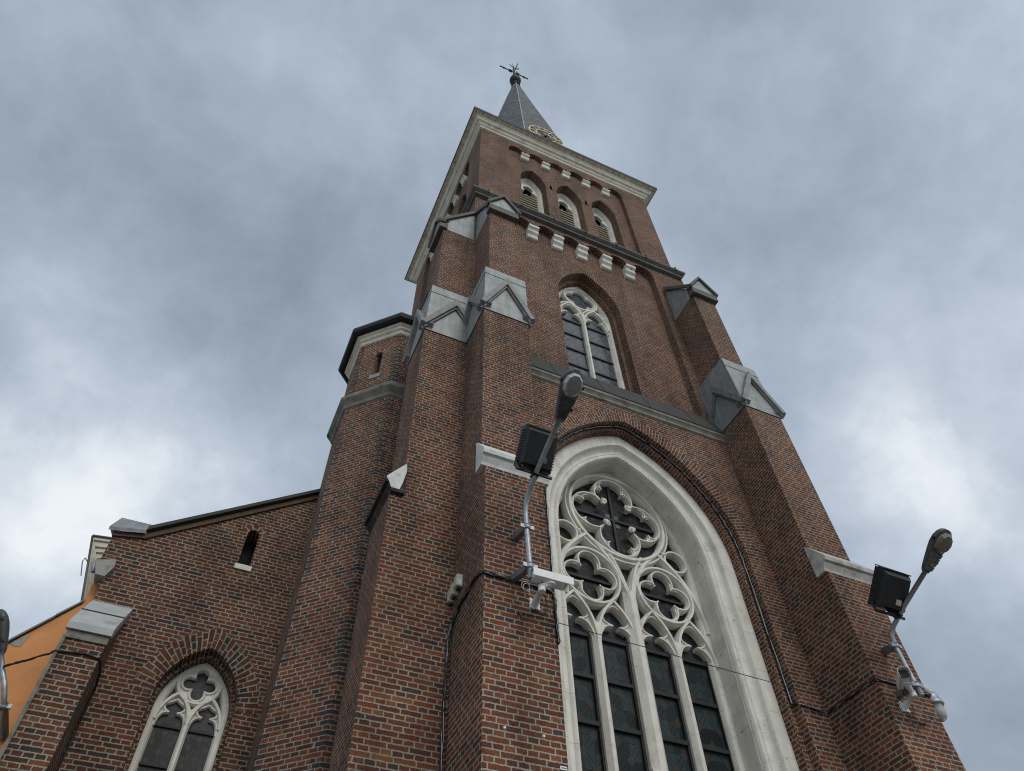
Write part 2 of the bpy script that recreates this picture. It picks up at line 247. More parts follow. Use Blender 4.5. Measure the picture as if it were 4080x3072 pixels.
# ---------------------------------------------------------------- mesh builder
class MB:
    def __init__(s, T=None): s.v = []; s.f = []; s.uv = []; s.mi = []; s.T = T; s.sm = []
    def face(s, pts, uv=None, mi=0, smooth=False):
        if s.T: pts = [s.T(p) for p in pts]
        pts = [Vector(p) for p in pts]
        if uv is None:
            n = Vector((0, 0, 0))
            for i in range(len(pts)):
                a, b = pts[i], pts[(i + 1) % len(pts)]
                n += a.cross(b)
            if n.length < 1e-12: return
            n.normalize()
            if abs(n.z) < 0.8:
                t = Vector((-n.y, n.x, 0)).normalized()
                if t.x + t.y < 0: t = -t
                k = math.sqrt(max(1e-6, 1 - n.z * n.z))
                uv = [(p.dot(t), p.z / k) for p in pts]
            else: uv = [(p.x, p.y) for p in pts]
        i0 = len(s.v); s.v += pts; s.f.append(list(range(i0, i0 + len(pts)))); s.uv.append(uv); s.mi.append(mi); s.sm.append(smooth)
    def prism(s, A, B, mi=0, caps=True, closed=True):
        n = len(A)
        for i in range(n if closed else n - 1):
            j = (i + 1) % n; s.face([A[i], A[j], B[j], B[i]], mi=mi)
        if caps:
            s.face(list(A), mi=mi); s.face(list(reversed(B)), mi=mi)
    def box(s, x0, x1, y0, y1, z0, z1, mi=0):
        A = [(x0, y0, z0), (x1, y0, z0), (x1, y1, z0), (x0, y1, z0)]; B = [(x, y, z1) for x, y, _ in A]
        s.prism(A, B, mi)
    def beam(s, p, q, w, h, up=(0, 0, 1), mi=0):
        p, q = Vector(p), Vector(q); d = (q - p).normalized(); up = Vector(up); sd = d.cross(up)
        if sd.length < 1e-4: sd = d.cross(Vector((1, 0, 0)))
        sd.normalize(); u = sd.cross(d).normalized()
        c = [(-w / 2, -h / 2), (w / 2, -h / 2), (w / 2, h / 2), (-w / 2, h / 2)]
        s.prism([p + sd * a + u * b for a, b in c], [q + sd * a + u * b for a, b in c], mi)
    def tube(s, path, r, n=8, mi=0, caps=True):
        P = [Vector(p) for p in path]; rr = r if isinstance(r, (list, tuple)) else [r] * len(P)
        prev = None; rings = []; side = None
        for i, p in enumerate(P):
            d = (P[min(i + 1, len(P) - 1)] - P[max(i - 1, 0)]).normalized()
            if side is None:
                side = d.cross(Vector((0, 0, 1)))
                if side.length < 0.05: side = d.cross(Vector((1, 0, 0)))
            side = (side - d * side.dot(d)).normalized(); up = d.cross(side)
            rings.append([p + (side * math.cos(2 * math.pi * k / n) + up * math.sin(2 * math.pi * k / n)) * rr[i] for k in range(n)])
        for a, b in zip(rings, rings[1:]):
            for k in range(n): s.face([a[k], a[(k + 1) % n], b[(k + 1) % n], b[k]], mi=mi, smooth=True)
        if caps: s.face(rings[0], mi=mi); s.face(list(reversed(rings[-1])), mi=mi)
    def loft(s, rings, mi=0, caps=True, smooth=True):
        for a, b in zip(rings, rings[1:]):
            n = len(a)
            for k in range(n): s.face([a[k], a[(k + 1) % n], b[(k + 1) % n], b[k]], mi=mi, smooth=smooth)
        if caps: s.face(rings[0], mi=mi); s.face(list(reversed(rings[-1])), mi=mi)
    def wall(s, outer, holes, tf, d, mi=0):
        loops = [[Vector((u, z, 0)) for u, z in lp] for lp in [outer] + holes]
        flat = [p for lp in loops for p in lp]
        for t in tessellate_polygon(loops): s.face([tf(flat[i].x, flat[i].y, d) for i in t], mi=mi)
    def strip(s, A, dA, B, dB, tf, mi=0, smooth=False, closed=False):
        """band between outline A at depth dA and outline B at depth dB (same point count)"""
        L = 0.0; n = len(A)
        for i in range(n if closed else n - 1):
            j = (i + 1) % n
            seg = math.hypot(A[j][0] - A[i][0], A[j][1] - A[i][1])
            wd = max(math.hypot(B[i][0] - A[i][0], B[i][1] - A[i][1]) + abs(dB - dA), 1e-4)
            s.face([tf(*A[i], dA), tf(*A[j], dA), tf(*B[j], dB), tf(*B[i], dB)], uv=[(0.03, L), (0.03, L + seg), (wd + .03, L + seg), (wd + .03, L)], mi=mi, smooth=smooth)
            L += seg
    def build(s, name, mats, parent=None):
        me = bpy.data.meshes.new(name)
        me.from_pydata([tuple(v) for v in s.v], [], s.f)
        for m in (mats if isinstance(mats, (list, tuple)) else [mats]): me.materials.append(m)
        ul = me.uv_layers.new(name='UVMap'); flat = []
        for u in s.uv:
            for a in u: flat += [a[0], a[1]]
        ul.data.foreach_set('uv', flat)
        me.polygons.foreach_set('material_index', s.mi)
        me.polygons.foreach_set('use_smooth', s.sm)
        if any(s.sm):
            import bmesh
            bm = bmesh.new(); bm.from_mesh(me); bmesh.ops.remove_doubles(bm, verts=bm.verts, dist=1e-5); bm.to_mesh(me); bm.free()
        me.update()
        o = bpy.data.objects.new(name, me); COL.objects.link(o)
        if parent is not None: o.parent = parent
        return o
def empty(name, loc=(0, 0, 0)):
    o = bpy.data.objects.new(name, None); COL.objects.link(o); o.location = loc; o.empty_display_size = 0.3; return o
def thing(name, label, cat, group=None, loc=(0, 0, 0)):
    o = empty(name, loc); o['label'] = label; o['category'] = cat
    if group: o['group'] = group
    return o
def tag(o, label, cat, group=None):
    o['label'] = label; o['category'] = cat
    if group: o['group'] = group
    return o
# ---------------------------------------------------------------- 2-D outlines
def arch(a, c, zs, zb, n=18):
    """pointed arch outline from bottom left over the apex to bottom right"""
    Rr = a + c; tm = math.acos(c / Rr)
    L = [(-a, zb)]
    L += [(c - Rr * math.cos(tm * i / n), zs + Rr * math.sin(tm * i / n)) for i in range(n + 1)]
    return L + [(-u, z) for u, z in reversed(L[:-1])]
def arc_only(a, c, zs, n=18): return arch(a, c, zs, zs, n)[1:-1]
def circ(cu, cz, r, n=40, a0=0.0, a1=2 * math.pi, close=False):
    k = n if close else n + 1
    return [(cu + r * math.cos(a0 + (a1 - a0) * i / n), cz + r * math.sin(a0 + (a1 - a0) * i / n)) for i in range(k)]
def foil(cu, cz, rl, dist, n, rot, seg=14):
    pts = []; h = math.pi / n
    t = dist * math.cos(h) + math.sqrt(max(0, rl * rl - (dist * math.sin(h)) ** 2))
    for k in range(n):
        th = rot + 2 * math.pi * k / n; c = (dist * math.cos(th), dist * math.sin(th))
        q0 = (t * math.cos(th - h) - c[0], t * math.sin(th - h) - c[1]); a0 = math.atan2(q0[1], q0[0])
        q1 = (t * math.cos(th + h) - c[0], t * math.sin(th + h) - c[1]); a1 = math.atan2(q1[1], q1[0])
        while a1 < a0: a1 += 2 * math.pi
        pts += [(cu + c[0] + rl * math.cos(a0 + (a1 - a0) * i / seg), cz + c[1] + rl * math.sin(a0 + (a1 - a0) * i / seg)) for i in range(seg + 1)]
    return pts
BW = 1.0
def bar(mb, pts, w, wf, d0, d1, tf, closed=False, dm=None):
    """stone rib of chamfered section along a 2-D path, d0 = front depth, d1 = depth at the glass"""
    d0 += random.uniform(0, 0.006); w *= BW; wf *= BW
    if dm is None: dm = d0 + (d1 - d0) * 0.45
    P = [p for i, p in enumerate(pts) if i == 0 or math.hypot(p[0] - pts[i - 1][0], p[1] - pts[i - 1][1]) > 1e-5]
    if closed and math.hypot(P[0][0] - P[-1][0], P[0][1] - P[-1][1]) < 1e-5: P = P[:-1]
    n = len(P); nr = []
    for i in range(n):
        a = P[(i - 1) % n] if (closed or i > 0) else P[i]; b = P[(i + 1) % n] if (closed or i < n - 1) else P[i]
        tx, tz = b[0] - a[0], b[1] - a[1]; L = math.hypot(tx, tz) or 1; nr.append((-tz / L, tx / L))
    def off(o): return [(p[0] + q[0] * o, p[1] + q[1] * o) for p, q in zip(P, nr)]
    st = [(-w / 2, d1), (-w / 2, dm), (-wf / 2, d0), (wf / 2, d0), (w / 2, dm), (w / 2, d1)]
    for (oa, da), (ob, db) in zip(st, st[1:]): mb.strip(off(oa), da, off(ob), db, tf, closed=closed)
    if not closed:
        for i in (0, -1):
            mb.face([tf(P[i][0] + nr[i][0] * o, P[i][1] + nr[i][1] * o, dd) for o, dd in st])
def cusp_tip(mb, p, q, w, d0, d1, tf):
    bar(mb, [p, q], w, w * .6, d0, d1, tf)
def bez(p, q, r, n=10): return [((1 - t) ** 2 * p[0] + 2 * t * (1 - t) * q[0] + t * t * r[0], (1 - t) ** 2 * p[1] + 2 * t * (1 - t) * q[1] + t * t * r[1]) for t in [i / n for i in range(n + 1)]]
AX = 5.625; XC, YC, W = 2.625, 7.082, 6.0; ZG = -1.6
front = lambda u, z, d: (AX + u, d, z)
leftside = lambda u, z, d: (XC + (d - YC), YC + 3.0 - u, z)
# ================================================================= GROUND
g = MB(); g.box(-150, 150, -150, 150, ZG - .3, ZG)
go = g.build('ground', GROUND); go['kind'] = 'structure'
# ================================================================= CHURCH
church = thing('church', 'tall red brick church with square west tower, slate spire and cream traceried windows', 'church')
church.location = (AX, 8.0, ZG)
bpy.context.view_layer.update()
def part(mb, name, mats, parent=None):
    """mesh part in world coordinates under its thing (an Empty at the thing's base) or under another part"""
    o = mb.build(name, mats); par = parent if parent is not None else church
    o.parent = par
    if par.type == 'EMPTY': o.matrix_parent_inverse = Matrix.Translation(-Vector(par.location))
    return o
def one_box(name, mat, par, *b):
    mb = MB(); mb.box(*b); return part(mb, name, mat, par)
def copy_part(o, dv, T=None):
    c = o.copy(); COL.objects.link(c); c.location = Vector(o.location) + Vector(dv); return c
# ---- belfry stage (top of the tower)
def arcade(half, cents, cw, zs, rise, zb):
    """outline of the recessed arcade panel: jambs, then little arches between the corbels"""
    pts = [(-half, zb)]; xs = [-half] + [v for c in cents for v in (c - cw / 2, c + cw / 2)] + [half]; arcs = []
    for i in range(0, len(xs), 2):
        a, b = xs[i], xs[i + 1]; m, r = (a + b) / 2, (b - a) / 2
        seg = [(m - r * math.cos(math.pi * k / 12), zs + rise * math.sin(math.pi * k / 12)) for k in range(13)]
        pts += seg; arcs.append((m, r))
    pts.append((half, zb)); return pts, arcs
def ring_arc(mb, m, r0, r1, zs, e0, e1, d, tf, a0=0.0, a1=math.pi, n=14):
    A = [(m - r0 * math.cos(a0 + (a1 - a0) * k / n), zs + e0 * math.sin(a0 + (a1 - a0) * k / n)) for k in range(n + 1)]
    B = [(m - r1 * math.cos(a0 + (a1 - a0) * k / n), zs + e1 * math.sin(a0 + (a1 - a0) * k / n)) for k in range(n + 1)]
    mb.strip(A, d, B, d, tf)
BC = [-1.458, -0.729, 0.0, 0.729, 1.458]
WZ = dict(a=.42, c=.754, zs=21.12, zb=18.42)
def belfry_face(mb, mv, tf):
    y0, y1, y2 = YC, YC + .13, YC + .42
    pan, arcs = arcade(2.045, BC, .13, 22.84, .34, 18.2)
    mb.wall([(-3, 17.95), (-3, 23.62), (3, 23.62), (3, 17.95)], [pan], tf, y0)
    mb.strip(pan, y0, pan, y1, tf)
    hol = [[(u + dx, z) for u, z in arch(WZ['a'], WZ['c'], WZ['zs'], WZ['zb'])] for dx in (-1.21, 0, 1.21)]
    mb.wall([(p[0] * 1.0, p[1]) for p in pan], hol, tf, y1)
    for h in hol:
        mb.strip(h, y1, h, y2, tf)
    for dx in (-1.21, 0, 1.21):
        A = [(u + dx, z) for u, z in arc_only(WZ['a'], WZ['c'], WZ['zs'])]; B = [(u + dx, z) for u, z in arc_only(WZ['a'] + .23, WZ['c'], WZ['zs'])]
        mv.append(MB()); mv[-1].strip(A, y1 - .003, B, y1 - .003, tf)
    for m, r in arcs: mv.append(MB()); ring_arc(mv[-1], m, r, r + .115, 22.84, .34, .455, y0 - .003, tf)
mb, mv = MB(), []
belfry_face(mb, mv, front); belfry_face(mb, mv, leftside)
mb.face([(XC + W, YC, 17.95), (XC + W, YC + W, 17.95), (XC + W, YC + W, 23.62), (XC + W, YC, 23.62)])
mb.face([(XC, YC + W, 17.95), (XC + W, YC + W, 17.95), (XC + W, YC + W, 23.62), (XC, YC + W, 23.62)])
bw = part(mb, 'belfry_wall', BR)
for q in mv: part(q, 'brick_arch', BRV, bw)
def profile_ring(mb, rect, prof, mi=0, mis=None):
    x0, x1, y0, y1 = rect; loops = []
    for o, z in prof: loops.append([(x0 - o, y0 - o, z), (x1 + o, y0 - o, z), (x1 + o, y1 + o, z), (x0 - o, y1 + o, z)])
    for i, (a, b) in enumerate(zip(loops, loops[1:])):
        for k in range(4): mb.face([a[k], a[(k + 1) % 4], b[(k + 1) % 4], b[k]], mi=(mis[i] if mis else mi))
TR = (XC, XC + W, YC, YC + W)
mb = MB()
profile_ring(mb, TR, [(0.0, 23.47), (.045, 23.49), (.055, 23.55), (.115, 23.60), (.125, 23.66), (.20, 23.70), (.215, 23.76), (.245, 23.79), (.255, 23.875), (.385, 23.893)])
mbc = mb
mb = MB(); profile_ring(mb, TR, [(.385, 23.893), (.40, 23.885), (.408, 24.0), (.37, 24.02), (-.6, 24.35)]); gut = mb
mb = mbc   # joints between the soffit boards
for k in range(30):
    t = -.3 + 6.6 * k / 29
    mb.box(XC + t - .006, XC + t + .006, YC - .385, YC - .262, 23.876 , 23.888, 1); mb.box(XC - .383, XC - .262, YC + t - .005, YC + t + .005, 23.876, 23.888, 1)
cn = part(mb, 'cornice', [CREAM2, plain('soffit_joint', (.30, .28, .23), .8)]); part(gut, 'gutter', IRON, cn)
# ---- corbels of the belfry arcade
def corbel_mesh(prof, w):
    mb = MB(); A = [(-w / 2, d, z) for d, z in prof]; B = [(w / 2, d, z) for d, z in prof]; mb.prism(A, B); return mb
prof1 = [(-.03, 0), (-.035, -.07), (-.02, -.085), (.03, -.11), (.055, -.20), (.05, -.235), (.03, -.25), (.03, -.295), (.06, -.315), (.129, -.32), (.129, 0)]
c0 = part(corbel_mesh(prof1, .27), 'corbel', CREAM); c0.location = (AX + BC[0], YC, 22.84)
for u in BC[1:]: copy_part(c0, (u - BC[0], 0, 0))
for u in BC:
    c = copy_part(c0, (0, 0, 0)); c.location = (XC, YC + 3.0 - u, 22.84); c.rotation_euler = (0, 0, -math.pi / 2)
# ---- belfry sound openings
def sound_opening(tf, dx):
    a, c, zs, zb = WZ['a'], WZ['c'], WZ['zs'], WZ['zb']; t2 = lambda u, z, d: tf(u + dx, z, d)
    mb = MB(); y = YC + .40
    A = arch(a, c, zs, zb); B = arch(a - .075, c, zs, zb); C = arch(a - .12, c, zs, zb)
    mb.strip(A, y, B, y, t2); mb.strip(B, y, C, y + .10, t2); mb.strip(C, y + .10, C, y + .20, t2)
    # cusped head board
    hd = [(-.30, 21.02), (-.245, 21.10), (-.19, 21.16), (-.12, 21.18), (-.155, 21.25), (-.165, 21.36), (-.12, 21.48), (0, 21.56)]
    hd = hd + [(-u, z) for u, z in reversed(hd[:-1])]
    top = arc_only(a - .118, c, zs, 10); mb.wall([(-.302, 21.02)] + top + [(.302, 21.02)] + list(reversed(hd))[1:-1], [], t2, y + .09)
    mb.strip(hd, y + .09, hd, y + .19, t2)
    f = part(mb, 'sound_opening', CREAM)
    mb = MB(); n = 15
    for k in range(n):
        z = 18.42 + (20.86 - 18.42) * k / (n - 1)
        mb.prism([t2(-.31, z, y + .12), t2(-.31, z + .03, y + .11), t2(-.31, z + .12, y + .24), t2(-.31, z + .09, y + .25)], [t2(.31, z, y + .12), t2(.31, z + .03, y + .11), t2(.31, z + .12, y + .24), t2(.31, z + .09, y + .25)])
    # fretwork valance above the slats
    for k in range(9):
        u = -.28 + .07 * k; zt = 21.10 + .10 * math.sin(k * 2.1) - .03
        mb.prism([t2(u - .02, 20.9, y + .15), t2(u + .022, 20.9, y + .15), t2(u + .03 * math.sin(k), zt, y + .15)], [t2(u - .02, 20.9, y + .17), t2(u + .022, 20.9, y + .17), t2(u + .03 * math.sin(k), zt, y + .17)])
    mb.prism([t2(-.31, 20.90, y + .14), t2(.31, 20.90, y + .14), t2(.31, 20.97, y + .14), t2(-.31, 20.97, y + .14)], [t2(-.31, 20.90, y + .18), t2(.31, 20.90, y + .18), t2(.31, 20.97, y + .18), t2(-.31, 20.97, y + .18)])
    part(mb, 'louvres', WOODL, f)
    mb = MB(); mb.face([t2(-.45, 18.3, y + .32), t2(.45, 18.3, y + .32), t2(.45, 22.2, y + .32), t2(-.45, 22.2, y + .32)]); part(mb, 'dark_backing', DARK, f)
for dx in (-1.21, 0, 1.21): sound_opening(front, dx)
for dx in (-1.21, 0, 1.21): sound_opening(leftside, dx)
# ---- dark string course under the belfry
mb = MB(); profile_ring(mb, TR, [(.02, 17.90), (.12, 17.93), (.13, 17.99), (.17, 18.02), (.215, 18.06), (.222, 18.117), (.19, 18.17), (.10, 18.21), (-.5, 18.46)])
for k in range(7):
    t = .2 + 5.7 * k / 6; mb.box(XC + t - .02, XC + t + .02, YC - .229, YC - .10, 18.04, 18.20, 1)
sc_ = part(mb, 'string_course', [SLATEC, IRON])
# ---- middle stage
BX0, BX1, BY = 2.547, 8.84, 7.06
M_C = [-1.44, -.72, 0.0, .72, 1.44]
WB = dict(a=.841, c=.841, zs=14.90)
mb, mv = MB(), []
pan, arcs = arcade(2.15, M_C, .15, 17.46, .32, 11.2)
mb.wall([(BX0 - AX, 10.6), (BX0 - AX, 17.99), (BX1 - AX, 17.99), (BX1 - AX, 10.6)], [pan], front, BY)
mb.strip(pan, BY, pan, 7.249, front)
hole = arch(.841, .841, 14.90, 11.3)
mb.wall(pan, [hole], front, 7.249)
mb.strip(hole, 7.249, hole, 7.465, front)
o2 = arch(.749, .841, 14.90, 11.3); mb.strip(hole, 7.465, o2, 7.465, front); mb.strip(o2, 7.465, o2, 7.62, front)
mv.append(MB()); mv[-1].strip(arc_only(.841, .841, 14.9), 7.246, arc_only(1.07, .841, 14.9), 7.246, front)
for m, r in arcs: mv.append(MB()); ring_arc(mv[-1], m, r, r + .115, 17.46, .32, .435, BY - .003, front)
mb.face([(BX0, BY, 10.6), (BX0, 13.1, 10.6), (BX0, 13.1, 17.99), (BX0, BY, 17.99)]); mb.face([(BX1, BY, 10.6), (BX1, 13.1, 10.6), (BX1, 13.1, 17.99), (BX1, BY, 17.99)])
mb.face([(BX0, 13.1, ZG), (BX1, 13.1, ZG), (BX1, 13.1, 17.99), (BX0, 13.1, 17.99)])
mw = part(mb, 'middle_stage_wall', BR)
for q in mv: part(q, 'brick_arch', BRV, mw)
prof2 = [(-.04, 0), (-.045, -.09), (-.03, -.105), (.02, -.13), (.045, -.20), (.035, -.225), (.02, -.235), (.02, -.275), (.045, -.295), (.09, -.325), (.11, -.39), (.105, -.41), (.09, -.42), (.09, -.455), (.12, -.48), (.188, -.485), (.188, 0)]
c0 = part(corbel_mesh(prof2, .285), 'corbel', CREAM); c0.location = (AX + M_C[0], BY, 17.50)
for u in M_C[1:]: copy_part(c0, (u - M_C[0], 0, 0))
# ---- middle stage window
def pane(mb, outline, d, tf):
    loops = [[Vector((u, z, 0)) for u, z in outline]]
    for t in tessellate_polygon(loops):
        q = [outline[i] for i in t]; mb.face([tf(u, z, d) for u, z in q], uv=[(u, z) for u, z in q])
def light_head(mb, tf, cu, hw, zs, apex, d0, d1, w=.07, cusp=None):
    """cusped (trefoil) head of one light: pointed outer arch and two horn-like cusps"""
    rise = apex - zs; c = (rise * rise - hw * hw) / (2 * hw); c = max(c, 0.0)
    o = [(u + cu, z) for u, z in arc_only(hw, c, zs, 12)]
    bar(mb, o, w, w * .55, d0, d1, tf)
    cz, cw = cusp
    for s in (-1, 1):
        low = bez((cu + s * (hw - .01), zs - .12 * hw * 3), (cu + s * (hw * .86), cz + .02), (cu + s * cw, cz), 8)
        up = bez((cu + s * cw, cz), (cu + s * (hw * .80), cz + .03), (cu + s * hw * .62, zs + rise * .62), 8)
        up2 = bez((cu + s * hw * .62, zs + rise * .62), (cu + s * hw * .45, apex - .14), (cu, apex - .075), 6)
        bar(mb, low, w * .75, w * .3, d0 + .03, d1, tf); bar(mb, up + up2[1:], w * .7, w * .3, d0 + .03, d1, tf)
        # solid spandrel behind the horn
        sp = low + up[1:] + [(cu + s * (hw - .005), zs + rise * .30), (cu + s * hw, zs)]
        pane(mb, sp, d0 + .055 + random.uniform(0, .004), tf)
mb = MB(); tf = front; y0, y1 = 7.585, 7.70
mb.strip(arch(.749, .841, 14.9, 11.3), 7.6, arch(.69, .841, 14.9, 11.3), 7.6, tf); mb.strip(arch(.69, .841, 14.9, 11.3), 7.6, arch(.645, .841, 14.9, 11.3), 7.68, tf); mb.strip(arch(.645, .841, 14.9, 11.3), 7.68, arch(.645, .841, 14.9, 11.3), 7.72, tf)
mwn = part(mb, 'middle_window', CREAM)
mb = MB()
bar(mb, [(0, 11.3), (0, 14.95)], .105, .04, y0, y1, tf)
for s in (-1, 1): light_head(mb, tf, s * .335, .335, 14.55, 15.24, y0, y1, .075, (14.80, .10))
bar(mb, circ(0, 15.60, .455), .085, .04, y0, y1, tf, closed=True)
fq = foil(0, 15.60, .205, .205, 4, math.pi / 4 + .78, 12); bar(mb, fq, .06, .025, y0 + .03, y1, tf, closed=True)
# solid stone between the foils and the ring
for k in range(4):
    th = math.pi / 4 + k * math.pi / 2
    o = [(.43 * math.cos(th + a), 15.6 + .43 * math.sin(th + a)) for a in [(-.36 + .72 * i / 6) for i in range(7)]]
    i_ = [(.285 * math.cos(th), 15.6 + .285 * math.sin(th))]
    pane(mb, o + i_, y0 + .055, tf)
for s in (-1, 1):
    bar(mb, [(s * .0, 14.95), (s * .10, 15.12), (s * .2, 15.2)], .07, .03, y0, y1, tf); bar(mb, bez((s * .33, 15.22), (s * .50, 15.25), (s * .60, 15.05)), .06, .03, y0, y1, tf)
part(mb, 'tracery', CREAM, mwn)
mb = MB(); pane(mb, arch(.67, .841, 14.9, 11.2), 7.705, tf); part(mb, 'leaded_glass', GL_B, mwn)
for z in (12.0, 12.72, 13.33, 13.93, 14.53): one_box('saddle_bar', IRON, mwn, AX - .645, AX + .645, 7.675, 7.70, z - .022, z + .022)
# ---- window bay (lower front wall between the buttresses)
PZ, PC = 7.6, .81; YP = 6.932; zb = 3.55
P_ = lambda a: arch(a, PC, PZ, zb, 28)
mb, mv = MB(), MB()
x0, x1 = 3.15 - AX, 8.10 - AX
mb.wall([(x0, ZG), (x0, 10.86), (x1, 10.86), (x1, ZG)], [P_(1.885)], front, YP)
mb.strip(P_(1.885), YP, P_(1.885), 7.085, front); mb.strip(P_(1.885), 7.085, P_(1.80), 7.085, front); mb.strip(P_(1.80), 7.085, P_(1.80), 7.25, front)
mb.face([(AX - 1.9, YP, zb), (AX + 1.9, YP, zb), (AX + 1.9, 7.9, zb + .25), (AX - 1.9, 7.9, zb + .25)])
A, B = arc_only(1.885, PC, PZ, 28), arc_only(2.175, PC, PZ, 28); mv.strip(A, YP - .003, B, YP - .003, front)
bay = part(mb, 'window_bay_wall', BR); part(mv, 'brick_arch', BRV, bay)
# moulded surround
prof = [(1.80, 7.235), (1.785, 7.225), (1.575, 7.225), (1.566, 7.235), (1.555, 7.27), (1.535, 7.305), (1.505, 7.33), (1.475, 7.34), (1.45, 7.335), (1.44, 7.35), (1.43, 7.335), (1.405, 7.322), (1.375, 7.33), (1.358, 7.355), (1.350, 7.385), (1.350, 7.405), (1.344, 7.41), (1.344, 7.73), (1.335, 7.735), (1.275, 7.735), (1.265, 7.745), (1.245, 7.83), (1.245, 7.88)]
mb = MB()
for (a, da), (b, db) in zip(prof, prof[1:]): mb.strip(P_(a), da, P_(b), db, front, smooth=True)
big = part(mb, 'great_window', CREAMJ)
for pl in big.data.polygons: pl.use_smooth = True
try: big.data.set_sharp_from_angle(angle=R_(38))
except Exception: pass
# tracery of the great window
mb = MB(); tf = front; y0, y1 = 7.70, 7.86
sp = .672
bar(mb, [(0, 3.6), (0, 6.95)], .25, .085, y0 - .03, y1, tf)
for s in (-1, 1): bar(mb, [(s * sp, 3.6), (s * sp, 6.25)], .155, .052, y0, y1, tf)
zc = 8.52
BW = 0.80
# two sub arches
for s in (-1, 1):
    bar(mb, [(u + s * sp, z) for u, z in arc_only(.66, 1.05, 6.55, 22)], .13, .06, y0 - .012, y1, tf)
    # cusped head lights
    for q in (-1, 1): light_head(mb, tf, s * sp + q * .336, .325, 5.98, 6.70, y0, y1, .085, (6.27, .055))
    # foiled circle in each sub arch
    cu, cz_ = s * .665, 7.10
    bar(mb, circ(cu, cz_, .50), .095, .042, y0 - .006, y1, tf, closed=True)
    bar(mb, foil(cu, cz_, .192, .262, 4, math.pi / 2, 14), .075, .026, y0 + .022, y1, tf, closed=True)
    for k in range(4):
        th = math.pi / 4 + k * math.pi / 2
        bar(mb, [(cu + .20 * math.cos(th), cz_ + .20 * math.sin(th)), (cu + .30 * math.cos(th), cz_ + .30 * math.sin(th))], .05, .03, y0 + .03, y1, tf)
        pane(mb, [(cu + .215 * math.cos(th), cz_ + .215 * math.sin(th)), (cu + .33 * math.cos(th + .30), cz_ + .33 * math.sin(th + .30)), (cu + .33 * math.cos(th - .30), cz_ + .33 * math.sin(th - .30))], y0 + .05, tf)
    # small side circles
    bar(mb, circ(s * 1.03, 7.86, .205), .075, .035, y0 + .006, y1, tf, closed=True)
    bar(mb, bez((s * .70, 8.0), (s * .78, 7.93), (s * .86, 7.98)), .06, .03, y0, y1, tf)
    # fork blending into the great circle
    bar(mb, bez((s * .03, 6.9), (s * .10, 7.35), (s * .33, 7.72), 12), .10, .045, y0 - .008, y1, tf)
# great circle with four cusped lobes
bar(mb, circ(0, zc, .905), .125, .06, y0 - .02, y1, tf, closed=True)
bar(mb, circ(0, zc, .985, 40), .06, .03, y0 + .0, y1, tf, closed=True)
for k in range(4):
    th = math.pi / 2 * k
    ca, sa = math.cos(th), math.sin(th)
    lob = lambda r, t: (r * math.cos(th + t), zc + r * math.sin(th + t))
    L0, L1 = lob(.40, -math.pi / 4), lob(.40, math.pi / 4)
    cc_ = (.47 * ca, zc + .47 * sa); rr = .375
    pth = circ(cc_[0], cc_[1], rr, 22, th - 2.12, th + 2.12)
    bar(mb, [L0] + pth[1:-1] + [L1], .075, .030, y0 + .006, y1, tf)
    # cusps inside the lobe
    for e in (-1, 1):
        an = th + e * .95; base = (cc_[0] + rr * math.cos(an), cc_[1] + rr * math.sin(an)); tip = (cc_[0] + .235 * math.cos(th + e * 1.0), cc_[1] + .235 * math.sin(th + e * 1.0))
        b0 = (cc_[0] + (rr - .01) * math.cos(th + e * .45), cc_[1] + (rr - .01) * math.sin(th + e * .45)); b1 = (cc_[0] + (rr - .01) * math.cos(th + e * 1.6), cc_[1] + (rr - .01) * math.sin(th + e * 1.6))
        m0 = ((b0[0] + base[0]) / 2 * .5 + tip[0] * .5, (b0[1] + base[1]) / 2 * .5 + tip[1] * .5); m1 = ((b1[0] + base[0]) / 2 * .5 + tip[0] * .5, (b1[1] + base[1]) / 2 * .5 + tip[1] * .5)
        bar(mb, bez(b0, base, tip, 7), .05, .02, y0 + .03, y1, tf); bar(mb, bez(b1, base, tip, 7), .05, .02, y0 + .03, y1, tf)
        pane(mb, [tip] + [(cc_[0] + rr * math.cos(th + e * (.62 + .7 * i / 4)), cc_[1] + rr * math.sin(th + e * (.62 + .7 * i / 4))) for i in range(5)], y0 + .062, tf)
part(mb, 'tracery', CREAM, big); BW = 1.0
def blob(mb, c, r, n=7, sq=1.0):
    rings = []
    for i in range(1, n):
        ph = math.pi * i / n; rings.append([(c[0] + r * math.sin(ph) * math.cos(2 * math.pi * k / 8) * (1 + .22 * ((k % 2) * 2 - 1)), c[1] + r * sq * math.sin(ph) * math.sin(2 * math.pi * k / 8) * (1 + .22 * ((k % 2) * 2 - 1)), c[2] + r * math.cos(ph)) for k in range(8)])
    mb.loft(rings)
for k in range(4):
    th = math.pi / 4 + k * math.pi / 2; mb = MB()
    cu, cz_ = .355 * math.cos(th), zc + .355 * math.sin(th)
    for j in range(5):
        a = th + math.pi + (j - 2) * .62; blob(mb, (AX + cu + .045 * math.cos(a), y0 - .01, cz_ + .045 * math.sin(a)), .034, 5)
    blob(mb, (AX + cu, y0 - .02, cz_), .05, 6); part(mb, 'carved_flower', CREAM, big)
mb = MB(); pane(mb, arch(1.29, PC, PZ, 3.6, 20), 7.862, tf); part(mb, 'stained_glass', GL_BIG, big)
for cu_, cz2, r_ in ((0, zc, .88), (-.665, 7.10, .47), (.665, 7.10, .47), (-1.03, 7.86, .2), (1.03, 7.86, .2)):
    mb = MB(); pane(mb, circ(cu_, cz2, r_, 36, close=True), 7.858, tf); part(mb, 'tracery_glass', GL_TRAC, big)
